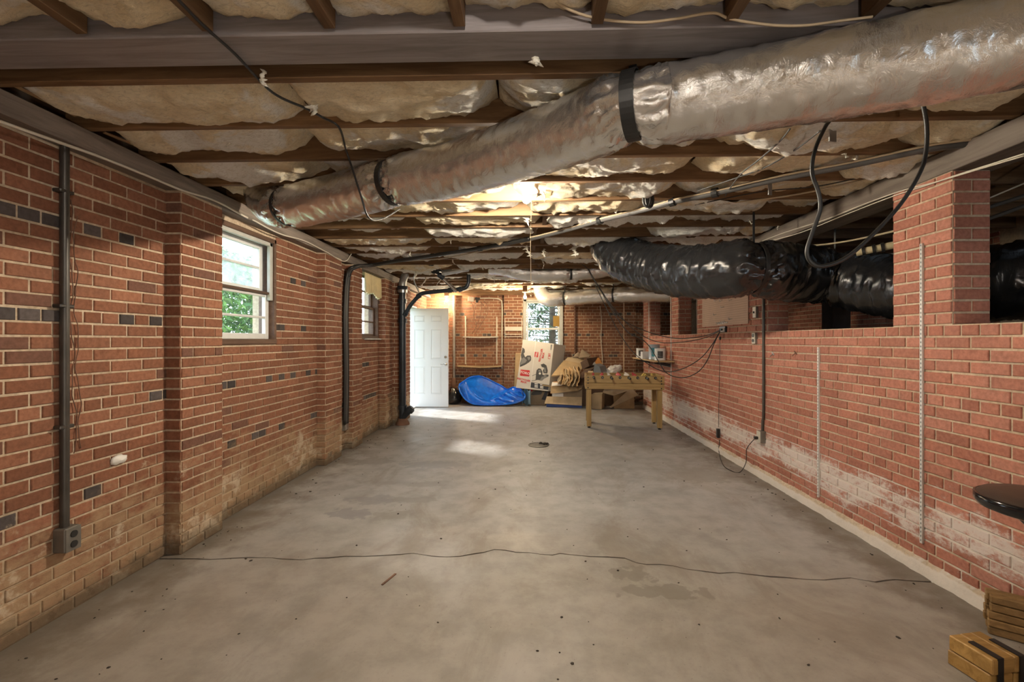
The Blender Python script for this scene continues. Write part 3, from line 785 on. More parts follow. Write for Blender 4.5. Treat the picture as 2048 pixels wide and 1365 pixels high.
# door: hinged on the far jamb of the doorway in the left wall, open across the room
dr = thing('door_1', 'white six panel door standing open at the far left', 'door', (-2.50, 9.15, 0.015), None, 'structure')
DX0, DX1, DY, DZ0, DZ1 = -2.505, -1.665, 9.15, .014, 2.034
lf = MB(); dx = DX1-DX0
rows = [(.26, .83), (.975, 1.59), (1.735, 1.875)]; cols = [(.135, .36), (.48, .705)]
us = [0, .135, .36, .48, .705, dx]; zs = [0, .26, .83, .975, 1.59, 1.735, 1.875, DZ1-DZ0]
for i in range(5):
    for j in range(7):
        hole = i in (1, 3) and j in (1, 3, 5)
        cx, cz = DX0+(us[i]+us[i+1])/2, DZ0+(zs[j]+zs[j+1])/2
        lf.box((cx, DY, cz), (us[i+1]-us[i], .026 if hole else .044, zs[j+1]-zs[j]))
door = lf.build('door_leaf', M['white'], dr)
for a, b in cols:
    for c, d in rows:
        P = MB(); w, h = b-a, d-c; cx, cz = DX0+(a+b)/2, DZ0+(c+d)/2; y = DY-.013
        e, g = .010, .034
        vs = []
        for k, yy in ((e, y-.001), (g, y-.0095)):
            vs += [(cx-w/2+k, yy, cz-h/2+k), (cx+w/2-k, yy, cz-h/2+k), (cx+w/2-k, yy, cz+h/2-k), (cx-w/2+k, yy, cz+h/2-k)]
        P.add(vs, [(0,1,5,4),(1,2,6,5),(2,3,7,6),(3,0,4,7),(4,5,6,7)])
        m = .0
        for (sx, sz, ww, hh) in ((0, -h/2+.005, w, .010), (0, h/2-.005, w, .010), (-w/2+.005, 0, .010, h), (w/2-.005, 0, .010, h)):
            P.box((cx+sx, y-.0075, cz+sz), (ww, .008, hh), None, .003)
        P.build('door_panel', M['white'], door)
q = onY(892, 729, DY); hd = MB(); hx, hz = q.x, q.z
hd.lathe([(.0, 0), (.030, 0), (.030, .006), (.022, .012), (.010, .016), (.010, .045), (0, .046)], (hx, DY-.022, hz), 20, rotx(PI/2))
hd.tube(catmull([(hx, DY-.066, hz), (hx-.03, DY-.068, hz+.006), (hx-.07, DY-.066, hz-.002), (hx-.115, DY-.064, hz+.006)], 5), lambda t: .0095-.003*t, 10)
o = hd.build('door_handle', M['chrome'], dr, smooth=True); o['label'] = 'satin nickel lever handle'
db = MB(); q = onY(891.5, 714.5, DY); db.lathe([(0, 0), (.028, 0), (.028, .010), (.021, .019), (0, .02)], (q.x, DY-.022, q.z), 20, rotx(PI/2)); db.box((q.x, DY-.046, q.z), (.010, .012, .026), None, .003)
db.build('deadbolt', M['chrome'], dr, auto=40)
for z in (.25, 1.08, 1.85):
    MB().cyl((DX0-.004, DY-.026, z-.05), (DX0-.004, DY-.026, z+.05), .007, 8).build('hinge', M['chrome'], dr)
t = MB()
for yy in (8.215, 9.195): t.box((XL-.09, yy, 1.03), (.20, .03, 2.06), None, .004)
t.box((XL-.09, 8.70, 2.055), (.20, 1.0, .03), None, .004); t.box((XL-.09, 8.70, .012), (.2, .96, .024), None, .004)
o = t.build('trim_1', M['whitepaint']); tag(o, 'white jambs of the open doorway', None, None, 'structure')
# outdoors
o = MB().box((-9, 6, -.10), (13.0, 40, .1)).build('ground_side', M['grass']); tag(o, 'lawn outside the left wall', None, None, 'structure')
o = MB().box((4, 19, -.10), (26, 17.3, .1)).build('ground_back', M['grass']); tag(o, 'lawn outside the far wall', None, None, 'structure')
def leaf_cloud(mb, c, r, n, size, seed, droop=.3):
    q = random.Random(seed)
    for i in range(n):
        a, b = q.uniform(0, 2*PI), math.acos(q.uniform(-1, 1)); k = q.uniform(.55, 1)**.6
        p = Vector(c)+Vector((r[0]*math.sin(b)*math.cos(a), r[1]*math.sin(b)*math.sin(a), r[2]*math.cos(b)))*k
        d = Vector((q.uniform(-1, 1), q.uniform(-1, 1), q.uniform(-1, .5)-droop)).normalized(); s = d.cross(Vector((q.uniform(-1, 1), q.uniform(-1, 1), q.uniform(-1, 1)))).normalized()
        L = size*q.uniform(.6, 1.3); w = L*.32
        mb.add([p, p+d*L*.5+s*w*.5, p+d*L, p+d*L*.5-s*w*.5], [(0,1,2,3)])
def shrub(name, label, c, r, n, size, mat, seed, trunk, droop=.3, cat='shrub'):
    t = thing(name, label, cat, (c[0], c[1], 0))
    mb = MB(); mb.tube([(c[0], c[1], -.06), (c[0]+.05, c[1], c[2]*.6), (c[0], c[1]+.05, c[2])], lambda k: trunk*(1-.6*k), 8); mb.build('trunk', M['bark'], t, smooth=True)
    mb = MB(); leaf_cloud(mb, c, r, n, size, seed, droop); mb.build('foliage', mat, t)
    return t
shrub('hedge_shrub', 'bright green leafy shrub seen through the lower half of the first window', (-5.3, 7.4, 1.5), (1.0, 1.6, 1.5), 15000, .13, M['leaf'], 5, .06)
shrub('hedge_shrub', 'green shrub farther along outside the first window', (-6.2, 10.2, 1.7), (1.2, 1.7, 1.7), 7000, .15, M['leaf'], 6, .06)
shrub('sun_block_tree', 'unseen tree added to keep the sun off the first window', (-4.6, 4.3, 4.2), (1.3, 1.3, 1.1), 5000, .16, M['leaf'], 9, .10, cat='tree')  # out of view, crown put in to block direct sun at this window
def fir(label, x, y, h, seed, n=16):
    t = thing('fir_tree', label, 'tree', (x, y, 0)); q = random.Random(seed)
    MB().tube([(x, y, -.06), (x, y, h)], lambda k: .13*(1-.85*k), 8).build('trunk', M['bark'], t, smooth=True)
    br, lf = MB(), MB()
    for i in range(n*4):
        z = .5+(h-.6)*((i+q.random())/(n*4)); L = (h-z)*.34+.35; a = i*2.4+q.uniform(-.3, .3); d = Vector((math.cos(a), math.sin(a), 0))
        pts = [Vector((x, y, z)), Vector((x, y, z))+d*L*.5+Vector((0,0,.05)), Vector((x, y, z))+d*L+Vector((0,0,-.22*L))]
        br.tube(pts, lambda k: .016*(1-.8*k), 4)
        for j in range(34):
            k = q.uniform(.2, 1); p = pts[0].lerp(pts[2], k)+Vector((q.uniform(-.06, .06), q.uniform(-.06, .06), q.uniform(-.05, .07)))
            for sgn in (-1, 1):
                s = (d.cross(Vector((0,0,1)))*sgn+d*.7+Vector((0,0,-.55+q.uniform(-.3, .3)))).normalized(); l = q.uniform(.12, .30)
                wv = s.cross(Vector((0,0,1))).normalized()*.018
                lf.add([p, p+s*l*.5+wv, p+s*l, p+s*l*.5-wv], [(0,1,2,3)])
    br.build('branches', M['bark'], t); lf.build('foliage', M['needle'], t)
fir('dark fir tree with drooping branches outside the far window', .62, 12.2, 5.2, 3, 30)
fir('second dark fir tree behind the first outside the far window', -.5, 15.0, 6.0, 4, 26)
fir('third dark fir tree farther off outside the far window', 1.9, 17.0, 6.5, 5)
# ------------------------------------------------------------------ ducts
def resample(pts, step):
    c = catmull(pts, 24); out = [c[0]]; acc = 0.0
    for a, b in zip(c[:-1], c[1:]):
        d = (b-a).length; t = step-acc
        while t <= d:
            out.append(a.lerp(b, t/d)); t += step
        acc = (acc+d) % step
    return out
def duct(name, label, pts, r, straps, mat, seed, rough=.004, pucker=.012, nseg=64, step=.012, fold=0.0, taper=None):
    """crinkled jacket swept along pts; straps = list of (point, width) squeezed into it"""
    t = thing(name, label, 'duct', pts[0])
    P = resample(pts, step); m = len(P); L = [0.0]
    for a, b in zip(P[:-1], P[1:]): L.append(L[-1]+(b-a).length)
    st = []
    for p, w in straps:
        i = min(range(m), key=lambda k: (P[k]-Vector(p)).length); st.append((L[i], i, w))
    ref = None; vs = []; q = Vector((seed*5.1, seed*2.3, seed))
    for i, p in enumerate(P):
        tg = P[min(i+1, m-1)]-P[max(i-1, 0)]
        ring, ref = MB().ring((0,0,0), tg, 1.0, nseg, ref)
        for j, d in enumerate(ring):
            th = 2*PI*j/nseg; s = L[i]; rr = r*(taper(s/L[-1]) if taper else 1)
            w = FN(Vector((s*22, math.cos(th)*1.8, math.sin(th)*1.8))+q, .8, 2.1, 4)
            w2 = abs(FN(Vector((s*7, math.cos(th)*2.6, math.sin(th)*2.6))-q, .8, 2.2, 4))
            rr += rough*(w*1.0+1.2*w2)+fold*math.sin(s*46+2.2*math.sin(th*2+s*3)+w*2)*(.6+.6*w2)
            dip = 0.0
            for ls, ii, ww in st:
                g = max(0, abs(s-ls)-ww*.5)
                rr -= .17*r*math.exp(-(g/.05)**2)
                rr += pucker*math.sin(th*13+w*4+ls)*math.exp(-((g-.03)/.045)**2)*(1 if g > 0 else .15)
            vs.append(p+d*rr)
    fs = [(i*nseg+j, i*nseg+(j+1)%nseg, (i+1)*nseg+(j+1)%nseg, (i+1)*nseg+j) for i in range(m-1) for j in range(nseg)]
    fs += [tuple(range(nseg))[::-1], tuple((m-1)*nseg+j for j in range(nseg))]
    mb = MB(); mb.add(vs, fs); jk = mb.build('jacket', mat, t, smooth=True)
    uvl = jk.data.uv_layers.new(name='UVMap'); buf = []
    for i in range(m-1):
        for j in range(nseg):
            a, b = 2*PI*j/nseg*r, 2*PI*(j+1)/nseg*r
            buf += [L[i], a, L[i], b, L[i+1], b, L[i+1], a]
    buf += [0.0]*(4*nseg); uvl.data.foreach_set('uv', buf)
    for ls, ii, ww in st:
        tg = (P[min(ii+1, m-1)]-P[max(ii-1, 0)]).normalized(); mb = MB(); n = 40; vs = []
        rad = r*(taper(ls/L[-1]) if taper else 1)*.86+.004
        for k, (o, e) in enumerate(((-ww/2, 0), (-ww/2, .006), (ww/2, .006), (ww/2, 0))):
            ring, _ = MB().ring(P[ii]+tg*o, tg, rad+e, n); vs += ring
        fs = [(k*n+j, k*n+(j+1)%n, ((k+1)%4)*n+(j+1)%n, ((k+1)%4)*n+j) for k in range(4) for j in range(n)]
        mb.add(vs, fs)
        # hanging tails of the strap up to the joists
        a = P[ii]+Vector((0,0,rad*.9)); mb.bar(a, Vector((a.x, a.y, max(a.z+.03, ZJ+.01))), .005, ww*.6, tg)
        mb.build('strap', M['blackstrap'], t)
    return t
dz = lambda px, py, z=2.300: onZ(px, py, z)
main = [(-1.93,3.26,2.60), (-1.945,3.25,2.46), (-1.83,3.17,2.345), dz(590,412), dz(700,388), dz(800,362), dz(900,342), dz(1000,312), dz(1100,278), dz(1180,249), dz(1262,213), dz(1330,210), dz(1400,199), dz(1500,183), dz(1700,146), dz(1900,108), Vector((1.56,1.37,2.30)), Vector((2.05,1.10,2.30)), Vector((2.9,.6,2.3))]
duct('insulated_duct', 'long silver foil duct running diagonally below the joists', main, .140, [(dz(574,415), .022), (dz(785,365), .034), (dz(1268,213), .052)], M['foil'], 1, .0050, .015)
r_ = lambda px, py, Y: onY(px, py, Y)
duct('insulated_duct', 'fat black plastic wrapped duct going over the half wall', [(.92,5.12,2.62), (.95,5.06,2.40), (1.09,4.86,2.235), (1.30,4.58,2.11), (1.57,4.12,2.0), (1.83,3.82,1.985), (2.25,3.93,1.965), (2.62,3.95,1.925), (2.83,3.48,1.78), (2.95,3.05,1.75), (3.12,2.72,1.755), (3.55,2.45,1.78), (4.2,2.2,1.8)],
     .238, [((1.88,3.83,1.985), .03), ((2.62,3.92,1.92), .02)], M['blackpoly'], 4, .011, .018, 72, .012, .0065)
duct('insulated_duct', 'bright silver duct along the far end near the window', [onY(1080,570,9.15), onY(1084,588,9.1), onY(1098,599,9.0), onY(1132,597,8.9), onY(1215,591,8.6), onY(1300,589,8.35), Vector((2.75,8.15,2.2)), Vector((3.2,8.0,2.2))], .145, [(onY(1130,598,8.9), .03), (onY(1226,590,8.57), .03)], M['foil2'], 9, .005, .012, 48, .02)
duct('insulated_duct', 'short silver duct half hidden between far joists', [(-.62,6.89,2.52), (-.38,6.89,2.49), (-.13,6.89,2.43), (.15,6.89,2.415), (.5,6.89,2.42), (1.0,6.89,2.45), (1.3,6.89,2.52)], .125, [((.64,6.89,2.425), .03)], M['foil2'], 12, .006, .012, 48, .02)

# ------------------------------------------------------------------ drain pipes
def hub(mb, p, r, h=.07):
    mb.lathe([(r, -h/2), (r*1.28, -h/2), (r*1.28, h*.15), (r*1.36, h*.2), (r*1.36, h/2), (r, h/2)], p, 20)
st = thing('drain_stack', 'black cast iron drain pipe rising from the floor left of the white door', 'pipe', (-2.08, 7.28, 0))
PX, PY = -2.08, 7.28; R0 = .055
m = MB(); m.cyl((PX, PY, .06), (PX, PY, 2.2), R0, 24); m.build('pipe', M['castiron'], st, auto=40)
for z in (.28, 1.70, 2.02): m = MB(); hub(m, (PX, PY, z), R0); m.build('hub', M['castiron'], st, auto=40)
m = MB(); m.lathe([(.064, -.03), (.084, -.03), (.088, -.012), (.080, .0), (.088, .012), (.084, .03), (.064, .03)], (PX, PY, 2.235), 24); m.build('hub', M['castiron'], st, auto=40)
m = MB(); m.tube(catmull([(PX, PY, .10), (PX+.06, PY-.02, .17), (PX+.13, PY-.05, .24)], 5), .052, 18); m.lathe([(.0, -.03), (.066, -.03), (.066, .03), (.05, .035), (.05, .05), (0, .05)], (PX+.14, PY-.055, .25), 20, roty(.72)); m.build('cleanout', M['castiron'], st, auto=40)
m = MB(); m.lathe([(.115, 0), (.11, .03), (.085, .07), (.07, .10), (.0, .10)], (PX, PY, 0), 18); m.build('base', M['rust'], st, auto=40)
m = MB(); m.tube(catmull([(PX, PY, 2.16), (PX, PY, 2.30), (PX+.01, PY+.04, 2.40), (PX+.01, PY+.12, 2.46)], 5), .062, 20); m.lathe([(.062, -.03), (.078, -.03), (.078, .03), (.062, .03)], (PX, PY, 2.19), 20); o = m.build('elbow', M['zinc'], st, auto=40); o['label'] = 'pale grey elbow at the top'
bp = [onY(811,628,7.25), onY(822,610,7.2), onY(838,592,7.15), onY(846,587,7.15), onY(870,584,7.15), onY(900,581,7.15), onY(920,579,7.15), onY(932,575,7.15), onY(937,565,7.15), onY(937,550,7.15)]
br = thing('branch_drain', 'dark two inch branch drain above the white door', 'pipe', bp[0])
m = MB(); m.tube(catmull(bp, 6), .032, 14); m.build('pipe', M['castiron'], br, auto=50)
for i in (0, 2, 5, 6): m = MB(); m.cyl(bp[i]-(bp[i+1]-bp[i]).normalized()*.03, bp[i]+(bp[i+1]-bp[i]).normalized()*.03, .042, 14); m.build('coupling', M['castiron'], br, auto=50)
gp = thing('steel_drain_fitting', 'galvanised drain fittings between the joists over the door', 'pipe', onY(868,540,6.9))
m = MB(); a = onY(868,541,6.85); m.cyl(a, a+Vector((.03,.22,.01)), .055, 20); m.build('cap', M['castiron'], gp, auto=40)
m = MB(); m.cyl(onY(884,547,6.95), onY(937,537,6.95), .046, 18); m.build('pipe', M['zinc'], gp, auto=40)
m = MB(); m.tube(catmull([onY(931,540,6.95), onY(938,530,6.95), onY(934,520,6.97), onY(918,518,6.97), onY(905,520,6.97)], 5), .05, 16); m.build('elbow', M['zinc'], gp, auto=40)
m = MB(); m.cyl(onY(880,552,6.95), onY(913,583,7.13), .030, 16); o = m.build('pipe', M['chrome'], gp, auto=40); o['label'] = 'shiny chrome tailpiece'
m = MB(); m.cyl(onY(877,549,6.93), onY(887,557,6.97), .042, 16); m.build('coupling', M['castiron'], gp, auto=40)
m = MB(); m.tube(catmull([onY(838,585,7.0), onY(828,562,7.0), onY(830,548,7.0), onY(830,538,7.0)], 5), .012, 10); o = m.build('hanger', M['zinc'], None, auto=40); tag(o, 'thin pipe hanger by the grey elbow of the drain pipe', 'hanger')

# ------------------------------------------------------------------ cables
def cable(name, label, cat, pts, r, mat, n=8, seg=6, group=None, parent=None):
    mb = MB(); mb.tube(catmull(pts, n), r, seg); o = mb.build(name, mat, parent, smooth=True)
    return tag(o, label, cat, group) if label else o
Z4 = 2.435
cb = [onX(691,848,-2.30), onX(692,740,-2.30), onX(691,620,-2.30), Vector((-2.285,5.58,2.20)), Vector((-2.20,5.59,2.31)), onZ(745,530,2.40), onZ(800,521,2.415), onZ(870,511,2.425), onZ(960,497,Z4-.01), onZ(1060,478,Z4), onZ(1140,458,Z4), onZ(1200,441,Z4), onZ(1290,419,Z4), onZ(1345,404,Z4), onZ(1430,386,Z4), onZ(1560,357,Z4), onZ(1700,330,Z4), onZ(1850,298,Z4), onZ(2048,262,Z4), Vector((2.35,1.6,Z4)), Vector((2.6,1.2,Z4))]
bun = thing('cable_bundle', 'thick bundle of cables crossing the ceiling and dropping down the left wall', 'cable', cb[0])
cable('cable', None, None, cb, .022, M['greycable'], 10, 10, parent=bun)['label'] = 'thick grey service cable'
cable('cable', None, None, [p+Vector((.004, .040, .0)) for p in cb[:6]]+[cb[6]+Vector((0,.03,.0)), cb[7]+Vector((0,.025,0))], .021, M['rubber'], 10, 8, parent=bun)['label'] = 'black cable'
cable('cable', None, None, [p+Vector((.0, -.03, -.004)) for p in cb[:10]], .020, M['rubber'], 10, 8, parent=bun)['label'] = 'black cable'
cable('cable', None, None, [p+Vector((0, -.034 if i > 4 else 0.045, .006)) for i, p in enumerate(cb)], .007, M['tancable'], 10, 6, parent=bun)['label'] = 'tan cable'
cable('cable', None, None, [onX(700,570,-2.285), onX(704,552,-2.27), onZ(735,535,2.395), onZ(800,524,2.405), onZ(880,518,2.41), onZ(960,503,2.425)]+[p+Vector((0,.034,.004)) for p in cb[9:]], .007, M['whitecable'], 10, 6, parent=bun)['label'] = 'pale cable'
for i in (3, 8, 11, 13, 14):
    d = (cb[i+1]-cb[i-1]).normalized(); MB().cyl(cb[i]-d*.02, cb[i]+d*.02, .034, 12).build('tape', M['blackstrap'], bun)
cable('wire', 'tan wire running right of the thick bundle to the girder', 'cable', [onZ(1400,411,2.44), onZ(1500,402,2.44), onZ(1600,388,2.44), onZ(1720,362,2.44), onZ(1850,330,2.44), onZ(2010,290,2.43)], .006, M['tancable'])
cable('wire', 'thin dark wire beside the tan wire near the girder', 'cable', [onZ(1390,410,2.445), onZ(1520,384,2.445), onZ(1640,372,2.445), onZ(1790,338,2.445), onZ(2000,285,2.445)], .004, M['rubber'])
cable('wire', 'pale wire sagging along the left wall top over the first window', 'cable', [onX(505,440,-2.225), onX(560,468,-2.225), onX(608,482,-2.225), onX(650,503,-2.225), onX(688,523,-2.22), onX(703,508,-2.21)], .006, M['whitecable'])
cable('wire', 'tan wire stapled under the sill plate of the left wall', 'cable', [onX(-140,190,-2.232), onX(0,243,-2.232), onX(110,282,-2.232), onX(200,314,-2.232), onX(300,354,-2.232), onX(362,380,-2.232), onX(430,402,-2.22), onX(495,436,-2.22)], .0075, M['whitecable'])
cable('ceiling_cord', 'thin black cord hanging from the header across the silver duct at the upper left', 'cord', [onZ(320,-40,2.445), onZ(400,45,2.44), onZ(470,108,2.437), onZ(545,185,2.44), onZ(612,217,2.44), onZ(645,235,2.44), onZ(678,255,2.40), onY(692,300,2.46), onY(707,345,2.46), onY(722,392,2.45), onY(738,436,2.50), onY(765,438,2.75), onY(800,418,3.0)], .0055, M['rubber'], 8)
cable('ceiling_cord', 'brown cord looping along the face of the header at the top', 'cord', [onY(1090,-10,1.50), onY(1140,20,1.51), onY(1200,38,1.52), onY(1280,45,1.52), onY(1350,38,1.52), onY(1425,26,1.52), onY(1462,38,1.52), onY(1540,50,1.52), onY(1610,51,1.52), onY(1680,42,1.52), onY(1745,34,1.5)], .0045, M['tancable'])
cable('hanging_cable', 'black cable hanging in a big loop in front of the right pier', 'cable', [onY(1668,225,2.04)+Vector((0,.02,.03)), onY(1661,238,2.02), onY(1650,255,2.0), onY(1630,300,1.98), onY(1624,345,1.98), onY(1637,385,1.98), onY(1640,420,1.98), onY(1625,465,1.98), onY(1614,502,1.98), onY(1622,525,1.98), onY(1645,533,1.98), onY(1690,517,1.98), onY(1740,475,1.98), onY(1800,410,1.98), onY(1840,345,1.97), onY(1852,300,1.97), onY(1853,250,1.96), onY(1845,205,1.95), onY(1838,185,1.95), onY(1830,172,1.97)+Vector((0,0,.03))], .0085, M['rubber'], 8, 8)
cable('wire', 'thin wire rising to the silver duct left of the hanging loop', 'cable', [onZ(1450,392,2.43), onZ(1480,350,2.43), onZ(1520,318,2.43), onZ(1560,282,2.43), onZ(1580,258,2.42)], .0045, M['greycable'])
cable('wire', 'thin wire slanting from the bundle up to the hanging loop', 'cable', [onZ(1395,382,2.44), onZ(1470,357,2.44), onZ(1530,335,2.44), onZ(1590,300,2.43), onZ(1640,262,2.40)], .0045, M['greycable'])
cable('wire', 'long thin wire strung along the face of the girder', 'cable', [onX(1525,482,2.325), onX(1580,462,2.325), onX(1650,440,2.325), onX(1720,412,2.325), onX(1800,383,2.325), onX(1870,365,2.32), onX(1915,350,2.32), onX(2048,308,2.32), onX(2200,262,2.32)], .004, M['whitecable'])
cable('wire', 'second thin wire lower on the girder', 'cable', [onX(1530,485,2.33), onX(1600,466,2.33), onX(1690,430,2.325), onX(1780,395,2.325), onX(1850,372,2.32), onX(1900,356,2.32), onX(2048,312,2.32)], .0035, M['whitecable'])
cable('wire', 'two tone wire over the black duct in the crawl space', 'cable', [onX(1530,485,2.60), onX(1600,492,2.62), onX(1680,485,2.62), onX(1790,462,2.60), onX(1850,440,2.6)], .008, M['tancable'])
for i, (a, b, lab) in enumerate([((1975,398), (2060,362), 'upper pale wire in the crawl space right of the near pier'), ((1975,416), (2060,388), 'grey tube in the crawl space right of the near pier'), ((1980,437), (2060,408), 'lower grey tube in the crawl space right of the near pier')]):
    p, q = onY(*a, 2.9), onY(*b, 2.75); cable('wire', lab, 'cable', [p+(p-q)*1.2, p, q, q+(q-p)*2], .005+.007*(i > 0), M['greycable' if i else 'whitecable'])
pv = thing('plastic_pipe', 'cream plastic pipe with black couplings behind the near pier', 'pipe', onY(1715,506,3.35))
a, b = onY(1712,506,3.4), onY(1800,488,3.25); MB().cyl(a, b+(b-a)*.6, .026, 14).build('pipe', M['pvc'], pv, auto=40)
for t in (.18, .42, .62): MB().cyl(a.lerp(b, t-.04), a.lerp(b, t+.04), .033, 14).build('coupling', M['darkplastic'], pv, auto=40)
cl = thing('cable_clamp', 'black plastic cable coil clipped to a joist right of the lit bulb', 'clamp', onZ(1297,400,2.40))
for dx in (-.012, .014):
    p = onZ(1296,396,2.43)+Vector((dx, dx*.8, 0)); m = MB(); ring = [p+Vector((.026*math.cos(t), 0, .058*math.sin(t)-.01)) for t in [2*PI*k/20 for k in range(21)]]; m.tube(ring, .010, 8, False); m.build('coil', M['rubber'], cl, smooth=True)
p = onZ(1296,396,2.43); m = MB(); m.box(p+Vector((.004, .0, -.012)), (.026, .030, .07), None, .006); m.build('clip', M['darkplastic'], cl)
for i, (px, py, w, h) in enumerate([(1540,398,.03,.11), (1665,285,.045,.11), (925,528,.09,.04)]):
    p = onZ(px, py-25, ZJ); MB().box((p.x, p.y, ZJ-h/2+.05), (w, .006, h), rotz(.3)).build('hanger_strap', M['zinc'], ceil)
for i, (a, b) in enumerate([((30,172), (152,232)), ((208,265), (300,303)), ((352,328), (404,350)), ((22,168), (120,215))]):
    p, q = onZ(*a, 2.475), onZ(*b, 2.462); MB().bar(p, q, .02, .005).build('lath', M['lath'], ceil)

# ------------------------------------------------------------------ bare bulbs
def bulb(label, p, glassmat, top, string=None, holder=True):
    t = thing('bare_bulb', label, 'light bulb', p)
    prof = [(.0, -.062), (.012, -.0605), (.022, -.055), (.0285, -.045), (.031, -.032), (.0295, -.018), (.024, -.003), (.017, .012), (.0145, .026), (.0145, .030), (0, .030)]
    m = MB(); m.lathe(prof, p, 20); m.build('glass', glassmat, t, smooth=True)
    m = MB(); m.lathe([(.0, .028), (.017, .028), (.021, .034), (.023, .06), (.055, .068), (.057, .085), (0, .085)], p, 20); m.build('lampholder', M['porcelain'], t, auto=40)
    if top > p[2]+.09: MB().box((p[0], p[1], (p[2]+.085+top)/2), (.09, .09, top-p[2]-.085), None, .004).build('mount', M['joist'], t)
    if string:
        m = MB(); m.tube(catmull([(p[0]+.035, p[1], p[2]+.05), (p[0]+.034, p[1]-.003, p[2]-.12), (p[0]+.03, p[1], p[2]-.3), (p[0]+.033, p[1], string)], 6), .0022, 6)
        for z in (p[2]-.19, p[2]-.25, string+.01): m.lathe([(0, -.008), (.006, -.004), (.006, .004), (0, .008)], (p[0]+.032, p[1], z), 8)
        m.build('pull_string', M['string'], t, smooth=True)
    return t
bulb('bright bare bulb with a long pull string under the middle joists', onY(1053,390,3.24), M['bulb_front'], 2.63, 1.69)
bulb('far bare bulb just left of the tall end window', onY(1050,592,8.85), M['bulb_far'], 2.50)
bulb('far bare bulb above the corner of the white door', onY(893,599,9.9), M['bulb_far'], 2.45)
bulb('unseen fill bulb added between the joists above the viewpoint', Vector((-.02, .35, 2.485)), M['bulb_fill'], 2.63)  # added as weak fill for the near end, no known bulb here
bulb('unseen fill bulb added low down behind the viewpoint', Vector((.7, -1.1, .75)), M['bulb_fill'], .8)  # added fill, set low to brighten the ceiling from below
# ------------------------------------------------------------------ left wall fittings
def outlet_face(mb_parent, c, U, N, w=.07, h=.11, mat='box'):
    pass
ld = thing('conduit_drop', 'dark conduit on the left wall ending in a double outlet box', 'conduit', (-2.315, 2.165, .33))
MB().cyl((-2.312, 2.165, .44), (-2.312, 2.165, 2.345), .019, 14).build('conduit', M['conduit'], ld, auto=40)
for z in (.95, 1.55, 2.12): MB().box((-2.318, 2.165, z), (.046, .07, .018), None, .004).build('clip', M['conduit'], ld)
MB().box((-2.305, 2.168, .392), (.066, .078, .118), None, .006).build('outlet_box', M['box'], ld)
pl = MB().box((-2.270, 2.168, .392), (.005, .074, .114), None, .002).build('cover_plate', M['box'], ld)
for z in (.417, .367): MB().lathe([(.0, 0), (.017, 0), (.017, .004), (0, .004)], (-2.2675, 2.168, z), 16, roty(PI/2)).build('receptacle', M['darkplastic'], pl)
m = MB()
pts = [(-2.322, 2.205, 2.25-.012*i+0) for i in range(0)]
for k, (py0, py1, yy) in enumerate(((400, 905, 2.205), (430, 898, 2.228))):
    za, zb = onX(143, py0, -2.322).z, onX(160, py1, -2.322).z
    c = [(-2.324+.004*math.sin(i*2.1+k), yy+.010*math.sin(i*.9+k*2)+.03*(i/26)**2, za+(zb-za)*i/26) for i in range(27)]
    m.tube(catmull(c, 3), .0022, 5)
o = m.build('hanging_wire', M['rust'], None, smooth=True); tag(o, 'rusty doubled wire dangling beside the conduit on the left wall', 'wire')
m = MB(); m.lathe([(0, 0), (.030, .002), (.036, .010), (.030, .020), (.012, .027), (0, .028)], (0, 0, 0), 18)
m.v = [tuple(Vector(v)*(1+.28*FN(Vector(v)*38, .7, 2.1, 3))) for v in m.v]
Rm = roty(PI/2); m.v = [tuple(Rm @ Vector((v[0]*.8, v[1]*1.35, v[2]))+Vector((-2.336, 2.47, .70))) for v in m.v]
o = m.build('foam_blob', M['foam'], None, smooth=True); tag(o, 'white blob of spray foam stuck on the left wall', 'foam')
m = MB(); m.cyl((-2.315, 5.78-.02, 2.3), (-2.315, 5.78-.02, .33), .012, 8)
# cables beside pilaster and small box at their foot
jb = thing('junction_box', 'small grey box at the foot of the black cables on the left wall', 'box', onX(688,850,-2.33))
p = onX(690,850,-2.315); MB().box(p, (.05, .09, .14), None, .006).build('box_body', M['box'], jb); MB().box(p+Vector((.027, 0, 0)), (.004, .08, .12), None, .002).build('cover_plate', M['zinc'], jb)
cable('conduit', 'thin vertical conduit on the brick beside the second window', 'conduit', [onX(722.5,600,-2.325), onX(722.5,700,-2.325), onX(722.5,810,-2.325)], .010, M['conduit'], 2, 8)

# ------------------------------------------------------------------ right wall fittings
def standard(label, Y, z0, z1, x=2.333):
    t = thing('shelf_standard', label, 'shelf standard', (x, Y, z0))
    m = MB(); w = .016
    m.box((x-.009, Y, (z0+z1)/2), (.003, w, z1-z0))
    for s in (-1, 1): m.box((x-.0045, Y+s*w/2, (z0+z1)/2), (.012, .002, z1-z0))
    m.build('channel', M['stripwhite'], t)
    m = MB(); n = int((z1-z0)/.025)
    for i in range(n): m.box((x-.0108, Y, z0+.018+i*.025), (.0012, .004, .011))
    o = m.build('slots', M['print_dark'], t); o['kind'] = 'stuff'
    return t
standard('short white slotted shelf standard in the middle of the right wall', 3.67, .115, 1.324)
standard('tall white slotted shelf standard on the near pier', 2.72, .175, 1.954)
standard('white slotted shelf standard at the near end of the paint can shelf', 7.43, .55, 2.28)
standard('white slotted shelf standard at the far end of the paint can shelf', 8.80, .75, 2.2)
rc = thing('conduit_drop', 'grey conduit on the right wall ending in a small outlet box', 'conduit', (2.32, 4.50, .42))
m = MB(); m.tube(catmull([(2.32, 4.502, 2.31), (2.32, 4.502, 1.5), (2.32, 4.50, .70), (2.322, 4.52, .58), (2.322, 4.522, .47)], 8), .013, 10); m.build('conduit', M['conduit'], rc, smooth=True)
MB().box((2.312, 4.522, .42), (.056, .075, .115), None, .006).build('outlet_box', M['box'], rc)
